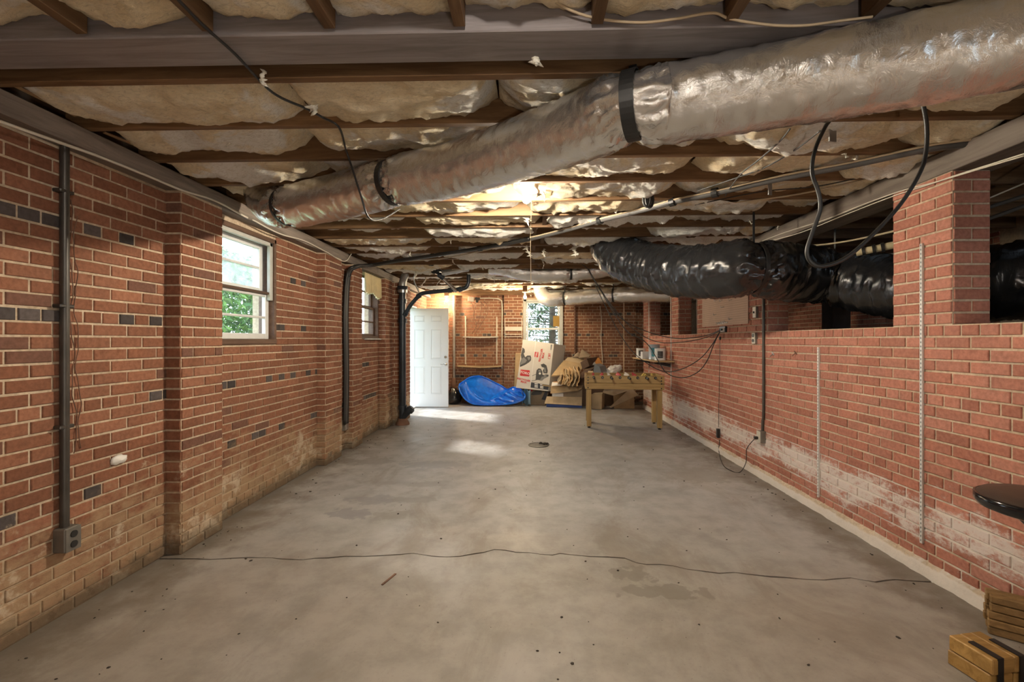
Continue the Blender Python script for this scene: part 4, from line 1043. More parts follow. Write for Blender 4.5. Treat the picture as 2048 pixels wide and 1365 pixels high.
MB().box((2.281, 4.522, .42), (.005, .07, .11), None, .002).build('cover_plate', M['ivory'], rc)
pg = thing('pegboard', 'tan pegboard panel on the wide brick pier under the black duct', 'pegboard', (2.33, 5.45, 1.56))
MB().box((2.326, 5.455, 1.93), (.006, 1.26, .745), None, .001).build('board', M['pegboard'], pg)
m = MB()
for i in range(49):
    for j in range(29):
        y, z = 4.85+i*.0252, 1.575+j*.0252
        m.add([(2.3226, y-.004, z), (2.3226, y, z+.004), (2.3226, y+.004, z), (2.3226, y, z-.004)], [(0,1,2,3)])
o = m.build('holes', M['hole'], pg); o['kind'] = 'stuff'
for i, (px, py) in enumerate([(1448,614), (1464,600), (1433,629), (1435,601), (1445,601), (1464,638)]):
    p = onX(px, py, 2.322); m = MB(); m.tube(catmull([p, p+Vector((-.02, 0, -.004)), p+Vector((-.035, 0, -.012)), p+Vector((-.04, 0, .012))], 4), .003, 6); o = m.build('peg_hook', M['zinc'], None, smooth=True)
    tag(o, ['peg hook at the centre of the pegboard', 'peg hook high on the near half of the pegboard', 'peg hook low on the far half of the pegboard', 'peg hook at the upper far part of the pegboard', 'peg hook right beside the upper far peg hook', 'peg hook low on the near half of the pegboard'][i], 'hook', 'peg hooks on the pegboard')
hr = thing('peg_rack', 'little row of white pegs on the pegboard above the power strip', 'rack', onX(1445,648,2.32))
a, b = onX(1435,649,2.318), onX(1455,645,2.318); MB().bar(a, b, .006, .012).build('rail', M['whitepaint'], hr)
for t in (.05, .25, .45, .65, .85): p = a.lerp(b, t); MB().cyl(p, p+Vector((-.03, 0, .02)), .006, 8).build('peg', M['whitepaint'], hr)
ps = thing('power_strip', 'small power outlet strip under the pegboard with black cords', 'power strip', onX(1447,659,2.335))
c = onX(1447,659,2.325); MB().box(c, (.030, .15, .072), None, .004).build('backbox', M['darkplastic'], ps)
MB().box(c+Vector((-.017, -.012, -.008)), (.012, .105, .042), None, .004).build('outlet_face', M['plastic_white'], ps)
for dy in (.015, -.02): MB().box(c+Vector((-.032, dy, -.004)), (.024, .022, .026), None, .004).build('plug', M['darkplastic'], ps)
for px, py, lab, knob in ((1512,625,'narrow grey switch box high on the wide brick pier',0), (1510,677,'grey socket box below the switch box on the half wall',1)):
    p = onX(px, py, 2.325); t = thing('wall_box', lab, 'switch', p); MB().box(p, (.034, .065, .115), None, .005).build('box_body', M['box'], t); MB().box(p+Vector((-.018, 0, 0)), (.004, .06, .11), None, .002).build('cover_plate', M['ivory'], t)
    if knob:
        m = MB(); m.lathe([(0, 0), (.018, 0), (.018, .005), (0, .005)], p+Vector((-.020, 0, .028)), 14, roty(-PI/2)); m.lathe([(0, 0), (.018, 0), (.018, .005), (0, .005)], p+Vector((-.020, 0, -.024)), 14, roty(-PI/2)); m.build('receptacle', M['darkplastic'], t)
    else: MB().box(p+Vector((-.024, 0, 0)), (.012, .010, .022), None, .003).build('toggle', M['darkplastic'], t)
for px, py, lab in ((1546,708,'small metal hook left of the short shelf standard'), (1591,706,'rusty bracket stub just left of the short shelf standard')):
    p = onX(px, py, 2.332); m = MB(); m.bar(p, p+Vector((-.03, 0, -.03)), .012, .003); m.bar(p+Vector((0, .02, .012)), p+Vector((0, -.02, -.012)), .012, .003, (1,0,0)); o = m.build('wall_hook', M['rust'] if px > 1560 else M['zinc'], None); tag(o, lab, 'hook')
p = Vector((2.46, 6.50, ZL)); o = MB().bar(p, p+Vector((.02, .10, .84)), .10, .03, (0,1,0), .003).build('plank', M['girder']); tag(o, 'grey plank leaning in the opening left of the pegboard pier', 'plank')
# cords from the power strip
cst = onX(1441,661,2.305)
cords = [('upper black cord sagging left from the power strip to the ceiling', [cst, onX(1405,673,2.25), onY(1350,677,5.9), onY(1290,662,6.2), onY(1240,635,6.5), onY(1205,585,6.7), onY(1178,540,6.7), onY(1172,520,6.7)], .006),
 ('second black cord sagging left just below the upper one', [cst, onX(1410,676,2.26), onY(1360,685,5.9), onY(1310,683,6.0), onY(1262,655,6.3), onY(1215,600,6.5), onY(1187,560,6.6), onY(1172,535,6.6), onY(1140,515,6.6)], .005),
 ('black cord drooping low in front of the paint can shelf', [cst, onX(1424,690,2.25), onX(1400,718,2.2), onY(1365,738,5.9), onY(1330,744,6.0), onY(1295,728,6.2), onY(1262,700,6.4), onY(1235,660,6.5), onY(1212,615,6.6), onY(1190,570,6.6)], .006),
 ('black cord drooping lowest from the power strip', [cst, onX(1428,688,2.27), onX(1414,722,2.24), onX(1395,745,2.2), onY(1366,756,6.0), onY(1335,748,6.05), onY(1318,725,6.1), onY(1300,695,6.2), onY(1282,678,6.3), onY(1255,664,6.4), onY(1225,622,6.5), onY(1196,572,6.6)], .006)]
for lab, pts, r in cords: cable('black_cord', lab, 'cord', pts, r, M['rubber'], 8, 6)
ec = thing('adapter_cord', 'black adapter and cord hanging down the right wall to the floor outlet', 'cord', onX(1440,680,2.32))
q0, q1 = onX(1440,677,2.318), onX(1437,855,2.318)
cable('cord', None, None, [q0, q0.lerp(q1, .5), q1], .0028, M['rubber'], 4, 6, parent=ec); MB().box(q0, (.02, .022, .04), None, .004).build('plug', M['darkplastic'], ec)
MB().box(onX(1436,867,2.310), (.036, .042, .115), None, .006).build('adapter', M['darkplastic'], ec)
cable('cord', None, None, [onX(1439,880,2.312), onX(1438,905,2.30), onZ(1446,930,.03), onZ(1462,942,.006), onZ(1480,945,.006), onX(1492,925,2.30), onX(1493,900,2.30), onX(1503,885,2.30), Vector((2.27,4.545,.405))], .0042, M['rubber'], 8, 6, parent=ec)
MB().box((2.262, 4.535, .405), (.034, .035, .03), None, .005).build('plug', M['darkplastic'], ec)
# paint shelf
sh = thing('wall_shelf', 'narrow board shelf holding paint cans on the far right wall', 'shelf', (2.18, 8.05, 1.02))
MB().box((2.175, 8.05, 1.035), (.31, 1.62, .024), None, .004).build('board', M['shelf'], sh)
for y in (7.43, 8.72): m = MB(); m.bar((2.325, y, .96), (2.06, y, 1.02), .004, .05, (0,0,1)); m.box((2.325, y, .98), (.01, .012, .1)); m.build('bracket', M['print_dark'], sh)
def can(label, c, r, h, body, dark=None, lidmat='zinc'):
    t = thing('paint_can', label, 'can', c)
    m = MB(); m.lathe([(0, 0), (r, 0), (r*1.03, .004), (r, .010), (r, h-.010), (r*1.03, h-.004), (r*1.01, h)], c, 24); m.build('can_body', M[body], t, auto=40)
    m = MB(); m.lathe([(r*1.0, h-.001), (r*.9, h+.002), (r*.88, h-.005), (0, h-.005)], c, 24); m.build('lid', M[lidmat], t, auto=40)
    if dark:
        m = MB(); n = 8; vs = []
        for k in range(n+1):
            a = -PI/2-.75+1.0*k/n
            for z in (h*.2, h*.78): vs.append((c[0]+(r+.0012)*math.cos(a), c[1]+(r+.0012)*math.sin(a), c[2]+z))
        m.add(vs, [(2*k, 2*k+2, 2*k+3, 2*k+1) for k in range(n)]); m.build('label_print', M[dark], t)
    m = MB(); m.tube(catmull([(c[0]+r*1.04, c[1], c[2]+h*.75), (c[0]+r*.7, c[1]-r*.85, c[2]+h*.42), (c[0], c[1]-r*1.12, c[2]+h*.32), (c[0]-r*.7, c[1]-r*.85, c[2]+h*.42), (c[0]-r*1.04, c[1], c[2]+h*.75)], 5), .0022, 5, True); m.build('bail_handle', M['zinc'], t, smooth=True)
    return t
zs_ = 1.047
can('small white paint can at the far left end of the shelf', (2.13, 8.62, zs_), .085, .18, 'can', 'print_dark')
can('large white paint can at the right end of the shelf', (2.17, 7.50, zs_), .088, .195, 'can', 'print_dark')
can('grey blue paint tin behind the large white can', (2.17, 7.85, zs_), .092, .26, 'cangrey', 'canteal')
bx = thing('small_carton', 'small white carton between the paint cans on the shelf', 'box', (2.13, 8.03, zs_)); MB().box((2.10, 8.12, zs_+.065), (.17, .10, .13), rotz(.1), .003).build('carton_body', M['can'], bx); MB().box((2.06, 8.068, zs_+.055), (.05, .001, .04), rotz(.1)).build('label_print', M['print_mid'], bx)
# drain and scraps on the floor
dn = thing('floor_drain', 'round dark drain cover in the middle of the floor', 'drain', (.118, 5.887, 0))
m = MB(); m.lathe([(.135, .0), (.135, .007), (.12, .009), (.118, .004), (0, .004)], (.118, 5.887, 0), 28); m.build('drain_body', M['conduit'], dn, auto=40)
for i in range(-3, 4):
    h = math.sqrt(.115**2-(i*.03)**2); MB().box((.118+i*.03, 5.887, .006), (.013, 2*h, .004), None, .001).build('grate_bar', M['conduit'], dn)
m = MB(); c = Vector((.19, 5.93, .012))
for i in range(6): m.lathe([(0, -.012), (.02, -.008), (.024, .004), (.012, .014), (0, .016)], c+Vector((rnd.uniform(-.05, .05), rnd.uniform(-.02, .03), 0)), 8)
o = m.build('clod', M['debris'], None); tag(o, 'dark clod of dirt on the edge of the floor drain', 'clod')
m = MB(); q = random.Random(11)
for i in range(420):
    if i < 150: x, y = (-2.24 if q.random() < .6 else 2.2)+abs(q.gauss(0, .2))*(1 if i % 5 else -.2), q.uniform(1.6, 8)
    else: x, y = q.uniform(-2.1, 2.2), q.uniform(1.6, 8.5)
    if abs(x) > 2.22: x = math.copysign(2.2, x)
    s = q.choice([.002, .003, .004, .005, .008]); m.lathe([(s*.9, .0005), (s, s*.35), (s*.4, s*.7), (0, s*.72)], (x, y, 0), 5, rotz(q.random()*3) @ Matrix.Diagonal((1, q.uniform(.4, 1.6), 1)))
o = m.build('floor_crumbs', M['debris']); tag(o, 'scattered dark crumbs and flakes on the concrete floor', 'debris', None, 'stuff')
p = onZ(778,1160,0); m = MB(); m.bar(p+Vector((-.02, -.06, .003)), p+Vector((.02, .06, .003)), .012, .004); o = m.build('wood_splinter', M['rust']); tag(o, 'reddish splinter lying on the floor below the crack', 'splinter')
# ------------------------------------------------------------------ far wall fittings
fp = thing('vertical_pipe', 'grey vertical pipe on the far wall just right of the white door', 'pipe', onY(908,776,10.02))
a, b = onY(908,590,10.02), onY(908,765,10.02); MB().cyl((a.x, 10.02, a.z), (a.x, 10.02, b.z), .032, 14).build('pipe', M['greypipe'], fp, auto=40)
m = MB(); m.lathe([(.0, -.09), (.06, -.09), (.065, -.02), (.05, .02), (.05, .07), (.036, .1)], (a.x, 10.0, b.z), 16); m.build('clamp', M['rust'], fp, auto=40)
def shelfboard(label, x0, x1, z, mat, dep, bow):
    t = thing('wall_shelf', label, 'shelf', ((x0+x1)/2, YB-.1, z))
    m = MB(); n = 16; vs = []
    for i in range(n+1):
        u = i/n; zz = z-bow*math.sin(PI*u)
        for dy, dz_ in ((-.02, -.013), (-dep, -.013), (-dep, .013), (-.02, .013)): vs.append((x0+(x1-x0)*u, YB+dy, zz+dz_))
    fs = [(4*i+k, 4*i+4+k, 4*i+4+(k+1)%4, 4*i+(k+1)%4) for i in range(n) for k in range(4)]+[(0,1,2,3), (4*n+3, 4*n+2, 4*n+1, 4*n)]
    m.add(vs, fs); m.build('board', mat, t)
    for x in (x0+.12, x1-.12): m = MB(); m.bar((x, YB-.02, z-.02), (x, YB-dep*.9, z-.012), .004, .02); m.build('bracket', M['ivory'], t)
    return t
a, b = onY(925,674,10.0), onY(1018,674,10.0)
shelfboard('upper bowed white shelf on the far wall', onY(926,674,9.85).x, onY(996,674,9.85).x, onY(960,674,9.85).z, M['ivory'], .26, .014)
shelfboard('lower bowed pine shelf on the far wall', onY(915,733,9.85).x, onY(1003,733,9.85).x, onY(960,733,9.85).z, M['shelf'], .26, .02)
for i, (px, pa, pb, lab) in enumerate(((931,633,729,'thin shelf standard at the left end of the far shelves'), (993.5,634,729,'thin shelf standard at the right end of the far shelves'))):
    p, q = onY(px,pa,10.08), onY(px,pb,10.08); MBs = MB(); MBs.box((p.x, 10.08, (p.z+q.z)/2), (.028, .014, p.z-q.z), None, .003); o = MBs.build('shelf_standard', M['ivory']); tag(o, lab, 'shelf standard')
cv = [onY(955,597,10.06), onY(985,597,10.06), onY(1000,600,10.06), onY(1004,610,10.06), onY(1004,660,10.06), onY(1004,738,10.06)]
cable('bent_conduit', 'pale conduit bending down the far wall beside the shelves', 'conduit', cv, .014, M['ivory'], 6, 8)
fb = thing('fuse_box', 'small pale electrical box high on the far wall with loose cables', 'box', onY(942,599,10.0)); p = onY(942,599,9.98); MB().box(p, (.12, .14, .10), roty(.12), .006).build('box_body', M['ivory'], fb)
p2 = onY(952,599,9.98); m = MB()
for d in ((0,0,.02), (.03,0,-.02), (.06,0,.01), (.02,0,-.05)): m.lathe([(0, -.03), (.03, -.02), (.03, .02), (0, .03)], p2+Vector(d), 10)
m.build('connectors', M['darkplastic'], fb)
m = MB()
for pts in ([(945,605),(948,625),(947,645),(952,650),(958,640),(962,620),(962,604)], [(950,606),(950,620),(947,632),(953,650),(944,668)], [(968,603),(975,612),(976,625),(968,640),(958,655),(950,668)], [(960,604),(968,612),(975,622)]):
    m.tube(catmull([onY(x, y, 10.0) for x, y in pts], 5), .007, 6)
m.build('loose_cables', M['rust'], fb, smooth=True)
for q_, lab in (((1111.5,700),'dark drain pipe on the far wall right of the tall window'),):
    p = onY(1150,612,10.05); q = onY(1150,705,10.05); o = MB().tube([p, q], .022, 10).build('vertical_pipe', M['rust'], None, auto=40); tag(o, lab, 'pipe')
cable('white_cord', 'white cord hanging down the far wall right of the window', 'cord', [onY(1200,612,10.07), onY(1203,640,10.07), onY(1202,680,10.07), onY(1205,720,10.07), onY(1203,745,10.07)], .010, M['whitecable'], 5, 6)
rk = thing('wire_rack', 'pale square wire rack hung on the far wall left of the window', 'rack', onY(1026,675,9.95))
A_, B_ = onY(1010,637,9.95), onY(1043.5,674,9.95)
for z in (A_.z, A_.z-.08, B_.z+.05, B_.z): MB().bar((A_.x, 9.95, z), (B_.x, 9.95, z), .012, .012 if z != A_.z-.08 else .008).build('rail', M['ivory'], rk)
for x in (A_.x, B_.x): MB().bar((x, 9.95, A_.z), (x, 9.95, B_.z-.03), .012, .012).build('upright', M['ivory'], rk)
MB().box(((A_.x+B_.x)/2, 9.96, onY(1026,658,9.95).z), (B_.x-A_.x-.01, .01, .09)).build('panel', M['ivory'], rk)
# ------------------------------------------------------------------ clutter in front of the far wall
kp = thing('kiddie_pool', 'bright blue plastic paddling pool folded on the floor by the far wall', 'pool', onY(985,812,9.4))
sc = lambda x, y: (890+x/11.378, 740+y/11.378)
Bc = catmull([onY(*sc(x, y), Y) for x, y, Y in [(315,395,9.62),(345,500,9.5),(420,620,9.42),(520,715,9.36),(650,775,9.32),(820,795,9.30),(1000,800,9.3),(1250,792,9.3),(1500,770,9.28),(1660,735,9.28),(1790,670,9.3),(1822,610,9.34)]], 10)
Tc = catmull([onY(*sc(x, y), Y) for x, y, Y in [(330,335,9.72),(440,255,9.85),(560,180,9.9),(690,150,9.92),(820,155,9.92),(960,210,9.92),(1120,290,9.9),(1280,370,9.85),(1420,450,9.78),(1560,405,9.6),(1720,450,9.5),(1815,570,9.4)]], 10)
Kc = catmull([onY(*sc(x, y), Y) for x, y, Y in [(350,345,9.62),(470,280,9.58),(510,330,9.52),(545,420,9.47),(620,500,9.44),(700,570,9.42),(800,640,9.42),(960,695,9.42),(1120,670,9.42),(1300,580,9.42),(1480,500,9.40),(1750,560,9.34)]], 10)
n = len(Bc)
def pool(u, v):
    i = min(n-1, int(round(u*(n-1)))); b, k, t = Bc[i].copy(), Kc[min(i, len(Kc)-1)].copy(), Tc[min(i, len(Tc)-1)].copy()
    b.z = max(.012, b.z); k.z = max(.03, k.z); t.z = max(.03, t.z)
    if v < .4:
        w = v/.4; p = b.lerp(k, w)+Vector((0, -.045*math.sin(PI*w), 0))
    else:
        w = (v-.4)/.6; p = k.lerp(t, w)+Vector((0, .05*math.sin(PI*w), -.02*math.sin(PI*w)))
    rib = .02*math.sin(u*75)*max(0, min(1, (u-.64)/.08))*math.sin(PI*min(1, v*1.2))
    q = .012*FN(Vector((u*9, v*5, 3)), .8, 2.1, 3)*math.sin(PI*v)
    q2 = .004*math.sin(u*150)*(.4 < v)*max(0, .7-u)*math.sin(PI*v)
    return p+Vector((0, -rib*1.4+q+q2, rib*.3+q))
m = MB(); m.sheet(pool, n, 32, .006); m.build('pool_wall', M['bluepool'], kp, auto=42)
m = MB(); loop = [p+Vector((0,-.006,.0)) for p in Bc]+[p+Vector((0,-.004,.004)) for p in reversed(Tc)]; loop = [Vector((p.x, p.y, max(.022, p.z))) for p in loop]; m.tube(loop+[loop[0]], .018, 8, False); m.build('rolled_rim', M['bluepool'], kp, smooth=True)
m = MB(); m.tube([p+Vector((0,-.004,.002)) for p in Kc], .007, 6); m.build('inner_ridge', M['bluepool'], kp, smooth=True)
ex = MB(); ex.sheet(lambda u, v: onY(1044+16*u, 0, 9.36)*1.0*Vector((1,1,0)).length*0+Vector((onY(1044+17*u, 800, 9.42).x, 9.40+.12*math.sin(u*5), .02+.33*v+.03*math.sin(u*9+v*4))), 12, 10, .004)
o = ex.build('plastic_sheet', plain('clear blue film', (.25, .42, .55), .25, Transmission_Weight=.3), None, smooth=True); tag(o, 'cloudy bluish plastic film between the blue pool and the white carton', 'plastic')
m = MB(); a, b = onZ(1008,806,.03), onZ(1055,811,.008); m.bar(a, b, .02, .006); m.bar(onZ(1015,811,.012), onZ(1050,815,.008), .018, .006); o = m.build('metal_strip', M['ivory']); tag(o, 'thin pale metal strips on the floor before the blue pool', 'strip')
# clutter between the door and the pool
tb = thing('black_bag', 'crumpled dark bag on the floor right of the white door', 'bag', onZ(905,812,0)); c = onZ(907,808,0)
m = MB(); m.lathe([(.10, 0), (.17, .04), (.18, .14), (.13, .24), (.06, .32), (0, .34)], (0,0,0), 28)
m.v = [tuple(Vector(v)*(1+.25*FN(Vector(v)*7, .8, 2.1, 4))+c) for v in m.v]; m.v = [(x, y, max(.002, z)) for x, y, z in m.v]; m.build('bag_body', M['blackpoly'], tb, smooth=True)
pt = thing('flower_pot', 'small dark clay pot half behind the blue pool', 'pot', onZ(925,808,0)); c = onZ(926,806,0); MB().lathe([(.07, 0), (.10, .16), (.115, .16), (.115, .20), (.10, .20), (.08, .02), (0, .02)], c, 20).build('pot_body', M['rust'], pt, auto=40)
def onP(px, py, P0, nn):
    d = Vector(ray(px, py)); o = Vector((0,0,H)); return o+d*((P0-o).dot(nn)/d.dot(nn))
def card(name, label, cat, q, th, mat, group=None, parent=None, bend=0.0):
    """flat board through four corner points"""
    q = [Vector(p) for p in q]; mb = MB()
    nn = (q[1]-q[0]).cross(q[3]-q[0]).normalized()
    mb.sheet(lambda u, v: (q[0]*(1-u)+q[1]*u)*(1-v)+(q[3]*(1-u)+q[2]*u)*v+nn*bend*math.sin(PI*u)+nn*bend*.5*math.sin(3*v+2*u), 8, 6, th)
    o = mb.build(name, mat, parent); return tag(o, label, cat, group) if label else o
# white printed carton
mb_ = thing('mower_carton', 'tall white mower carton printed red and grey leaning under the far window', 'box', onY(1065,780,9.4))
BL, BR, TL = onY(1032,776,9.36), onY(1097,783,9.34), onY(1046,679.5,9.62)
ux = (BR-BL); uz = (TL-BL); nn = ux.cross(uz).normalized()                 # faces the camera
if nn.y > 0: nn = -nn
TR = onP(1108,688,BL,nn); bk = Vector((.16, .34, .10)); SR = onY(1131,692,9.93)-TR
def slabq(q, off): return [p+off for p in q]
front = [BL, BR, TR, TL]; back = [BL+Vector((.05,.3,.08)), BR+SR*.9, TR+SR, TL+SR*.85]
m = MB(); m.add(front+back, [(0,1,2,3),(7,6,5,4),(0,4,5,1),(1,5,6,2),(2,6,7,3),(3,7,4,0)]); m.build('carton_body', M['carton_white'], mb_)
exn = ux.normalized(); ezn = nn.cross(exn)*-1.0
if ezn.z < 0: ezn = -ezn
C9 = lambda x, y: (1020+x/9.75, 670+y/9.75)
def poly(pts, mat, parent, name='print', off=.0016, P0=None, N0=None):
    P0 = P0 or BL; N0 = N0 or nn
    v = [onP(*C9(x, y), P0, N0)+N0*off for x, y in pts]; m = MB(); m.add(v, [tuple(range(len(v)))])
    return m.build(name, M[mat], parent)
def disc(x, y, r, mat, parent, off=.003): return poly([(x+r*math.cos(2*PI*k/14), y-r*math.sin(2*PI*k/14)) for k in range(14)], mat, parent, off=off)
def letter(body, px, hpx, ang, mat, parent, bold=.0, wscale=1.0, off=.0035):
    c = onP(*C9(*px), BL, nn); size = (onP(*C9(px[0], px[1]-hpx/2), BL, nn)-onP(*C9(px[0], px[1]+hpx/2), BL, nn)).length/.70
    me = text_mesh(body, size, 'CENTER', bold*size); me.materials.clear(); me.materials.append(M[mat])
    o = bpy.data.objects.new('lettering', me); COL.objects.link(o); o.parent = parent
    x = exn*math.cos(ang)+ezn*math.sin(ang); y = -exn*math.sin(ang)+ezn*math.cos(ang)
    R = Matrix((x*wscale, y, nn)).transposed().to_4x4(); o.matrix_local = Matrix.Translation(c+nn*off-Vector(mb_.location)) @ R
    return o
def rrect(x0, y0, x1, y1, sk, r=14):
    pts = []
    for cx, cy, a0 in ((x1-r, y0+r, -PI/2), (x1-r, y1-r, 0), (x0+r, y1-r, PI/2), (x0+r, y0+r, PI)):
        for k in range(5):
            a = a0+PI/2*k/4; x, y = cx+r*math.cos(a), cy+r*math.sin(a); pts.append((x-(y-y0)*sk[0], y+(x-x0)*sk[1]))
    return pts[::-1]
poly([(500,105),(512,108),(398,1046),(388,1045)], 'print_white', mb_, 'seam')
poly(rrect(205,678,388,800,(.09,.09)), 'print_red', mb_)
letter('TORO', (292,748), 46, -.11, 'print_white', mb_, .02, 1.02)
letter('RECYCLER', (268,880), 34, -.11, 'print_red', mb_, .032, 1.12); letter('MAX', (265,925), 34, -.11, 'print_red', mb_, .032, 1.1)
poly([(245,250),(285,280),(290,340),(265,370),(285,410),(295,440),(340,405),(400,405),(415,450),(410,500),(370,540),(290,590),(195,630),(195,560),(222,470),(212,400)], 'print_dark', mb_)
poly([(228,470),(270,440),(330,500),(300,545),(200,590)], 'print_mid', mb_, off=.0028); poly([(335,440),(385,430),(398,470),(360,500)], 'print_mid', mb_, off=.0028)
poly(rrect(482,332,556,438,(.08,.06),12), 'print_red', mb_); letter('TORO', (516,388), 30, PI/2-.1, 'print_white', mb_, .015)
letter('RECYCLER', (600,400), 34, PI/2-.1, 'print_red', mb_, .032, 1.12); letter('MAX', (648,405), 34, PI/2-.1, 'print_red', mb_, .032, 1.1)
letter('#1', (768,385), 50, PI/2-.1, 'print_red', mb_, .01, .8)
poly([(745,415),(788,420),(780,475),(738,470)], 'print_red', mb_); poly([(750,425),(783,428),(777,466),(745,462)], 'carton_white', mb_, off=.003)
poly([(795,190),(825,193),(805,300),(790,298)], 'print_mid', mb_)
poly([(600,580),(660,563),(712,600),(737,700),(727,757),(655,750),(640,700),(668,645),(618,628)], 'print_dark', mb_)
poly([(520,690),(558,655),(600,662),(632,720),(632,800),(600,885),(498,882),(510,740)], 'print_dark', mb_)
poly([(575,897),(600,850),(630,800),(700,768),(750,778),(762,805),(720,832),(665,858),(628,895)], 'print_mid', mb_, off=.0026)
poly([(548,690),(590,680),(605,720),(560,725)], 'print_mid', mb_, off=.0028); poly([(660,650),(690,640),(705,730),(670,735)], 'print_mid', mb_, off=.0028)
disc(582,756,22,'print_white',mb_); disc(640,800,20,'print_dark',mb_); disc(725,798,17,'print_dark',mb_)
poly([(432,796),(522,760),(524,768),(434,806)], 'print_dark', mb_); poly([(420,899),(522,874),(524,884),(420,908)], 'print_dark', mb_)
poly([(408,925),(760,982),(746,1080),(398,1030)], 'print_navy', mb_)
for x, y in ((480,945), (588,962)):
    for dy in (0, 34, 62): poly([(x, y+dy), (x+64, y+dy+9), (x+61, y+dy+27), (x-3, y+dy+18)], 'print_white', mb_, off=.003)
# carton below it
lc = thing('mower_carton', 'darker printed carton lying under the tall white carton', 'box', onZ(1078,806,0))
q = [onY(1056,802,9.56), onY(1090,804,9.5), onY(1097,784,9.5), onY(1058,778,9.56)]; q = [Vector((p.x, p.y, max(.003, p.z))) for p in q]; q[0].z = q[1].z = .003; q[0].x -= .12; q[3].x -= .10
dv = Vector((.03, .42, 0)); m = MB(); m.add(q+[p+dv for p in q], [(0,1,2,3),(7,6,5,4),(0,4,5,1),(1,5,6,2),(2,6,7,3),(3,7,4,0)]); m.build('carton_body', M['card3'], lc)
n2 = (q[1]-q[0]).cross(q[3]-q[0]).normalized(); n2 = -n2 if n2.y > 0 else n2
poly([(405,1165),(440,1120),(500,1092),(600,1090),(632,1130),(600,1168),(450,1180)], 'print_dark', lc, P0=q[1], N0=n2); poly([(385,1065),(445,1075),(435,1105),(380,1095)], 'print_red', lc, P0=q[1], N0=n2)
poly([(690,1100),(742,1110),(688,1275),(612,1262)], 'print_navy', lc, P0=q[1], N0=n2)
card('cardboard_sheet', 'tan cardboard sheet leaning on the far wall behind the white carton', 'cardboard', [onY(1028,778,9.80), onY(1058,778,9.80), onY(1060,706,9.92), onY(1031,706,9.92)], .008, M['card'])
# heap of cardboard: pixel places taken from the enlarged view, scale 10.11
D9 = lambda x, y: (1080+x/10.11, 690+y/10.11)
def dq(pts): return [onY(*D9(x, y), Y) for x, y, Y in pts]
def carton(label, q, dv, mat, name='carton', extra=None):
    t = thing(name, label, 'box', q[0]); q = [Vector(p) for p in q]; dv = Vector(dv); th = .006
    m = MB(); m.add(q+[p+dv for p in q], [(0,1,2,3),(7,6,5,4),(0,4,5,1),(1,5,6,2),(2,6,7,3),(3,7,4,0)]); m.build('carton_body', mat, t)
    return t
def flap(t, q, mat, name='flap'): card(name, None, None, q, .006, mat, None, t)
tr = carton('low open carton with a navy base at the bottom of the cardboard heap', [Vector((onY(*D9(130,1210),9.25).x, 9.25, .004)), Vector((onY(*D9(850,1250),9.15).x, 9.15, .004)), onY(*D9(850,1230),9.15), onY(*D9(130,1200),9.25)], (.05,.4,0), M['print_blue'])
flap(tr, dq([(95,1190,9.22),(845,1232,9.12),(850,1060,9.2),(140,1045,9.3)]), M['card2'])
flap(tr, dq([(90,1195,9.22),(140,1045,9.3),(255,1050,9.34),(255,1170,9.3)]), M['card2'])
g2 = carton('grey brown carton with a white label above the low open carton', [*dq([(250,1170,9.34),(850,1180,9.26),(855,900,9.26),(240,960,9.34)])], (.04,.36,.02), M['card3'])
card('label_sticker', None, None, [p+Vector((0,-.012,0)) for p in dq([(245,1050,9.335),(470,1052,9.31),(470,975,9.31),(240,985,9.335)])], .002, M['print_white'], None, g2)
tf = thing('carton', 'open carton with a broad tan front flap under the paper bundle', 'box', onY(*D9(480,980),9.2))
flap(tf, dq([(212,990,9.18),(770,930,9.1),(850,880,9.16),(225,800,9.26)]), M['card'])
flap(tf, dq([(212,830,9.28),(40,800,9.3),(60,835,9.3),(215,850,9.28)]), M['card'])
flap(tf, dq([(225,800,9.28),(850,880,9.18),(880,800,9.5),(260,740,9.55)]), M['card3'])
card('leaflet', 'white and orange leaflet on the open carton beside the paper bundle', 'paper', dq([(235,835,9.2),(440,825,9.18),(420,765,9.3),(245,760,9.32)]), .004, M['print_white'])
card('leaflet', 'orange edged card behind the white leaflet on the carton', 'paper', dq([(240,790,9.31),(370,780,9.3),(360,745,9.36),(270,745,9.36)]), .003, M['cardorange'])
card('flattened_carton', 'large flattened tan carton sloping over the cardboard heap', 'cardboard', dq([(230,640,9.12),(790,610,9.08),(880,400,9.55),(480,330,9.62)]), .03, M['card'], None, None, .012)
card('flattened_carton', 'pale flattened carton at the top of the cardboard heap', 'cardboard', dq([(470,370,9.6),(830,400,9.58),(900,290,9.75),(560,260,9.8)]), .02, M['card2'], None, None, .012)
card('flattened_carton', 'small bent carton piece on the peak of the heap', 'cardboard', dq([(660,260,9.75),(800,270,9.72),(800,150,9.85),(740,180,9.85)]), .01, M['card3'], None, None, .02)
card('flattened_carton', 'grey brown flattened carton crossing the peak of the heap', 'cardboard', dq([(780,280,9.66),(990,260,9.66),(1010,210,9.8),(840,95,9.88)]), .03, M['card3'], None, None, .006)
pb = thing('paper_bundle', 'bundle of crumpled kraft paper with wavy edges on the cartons', 'paper', onY(*D9(560,800),9.1))
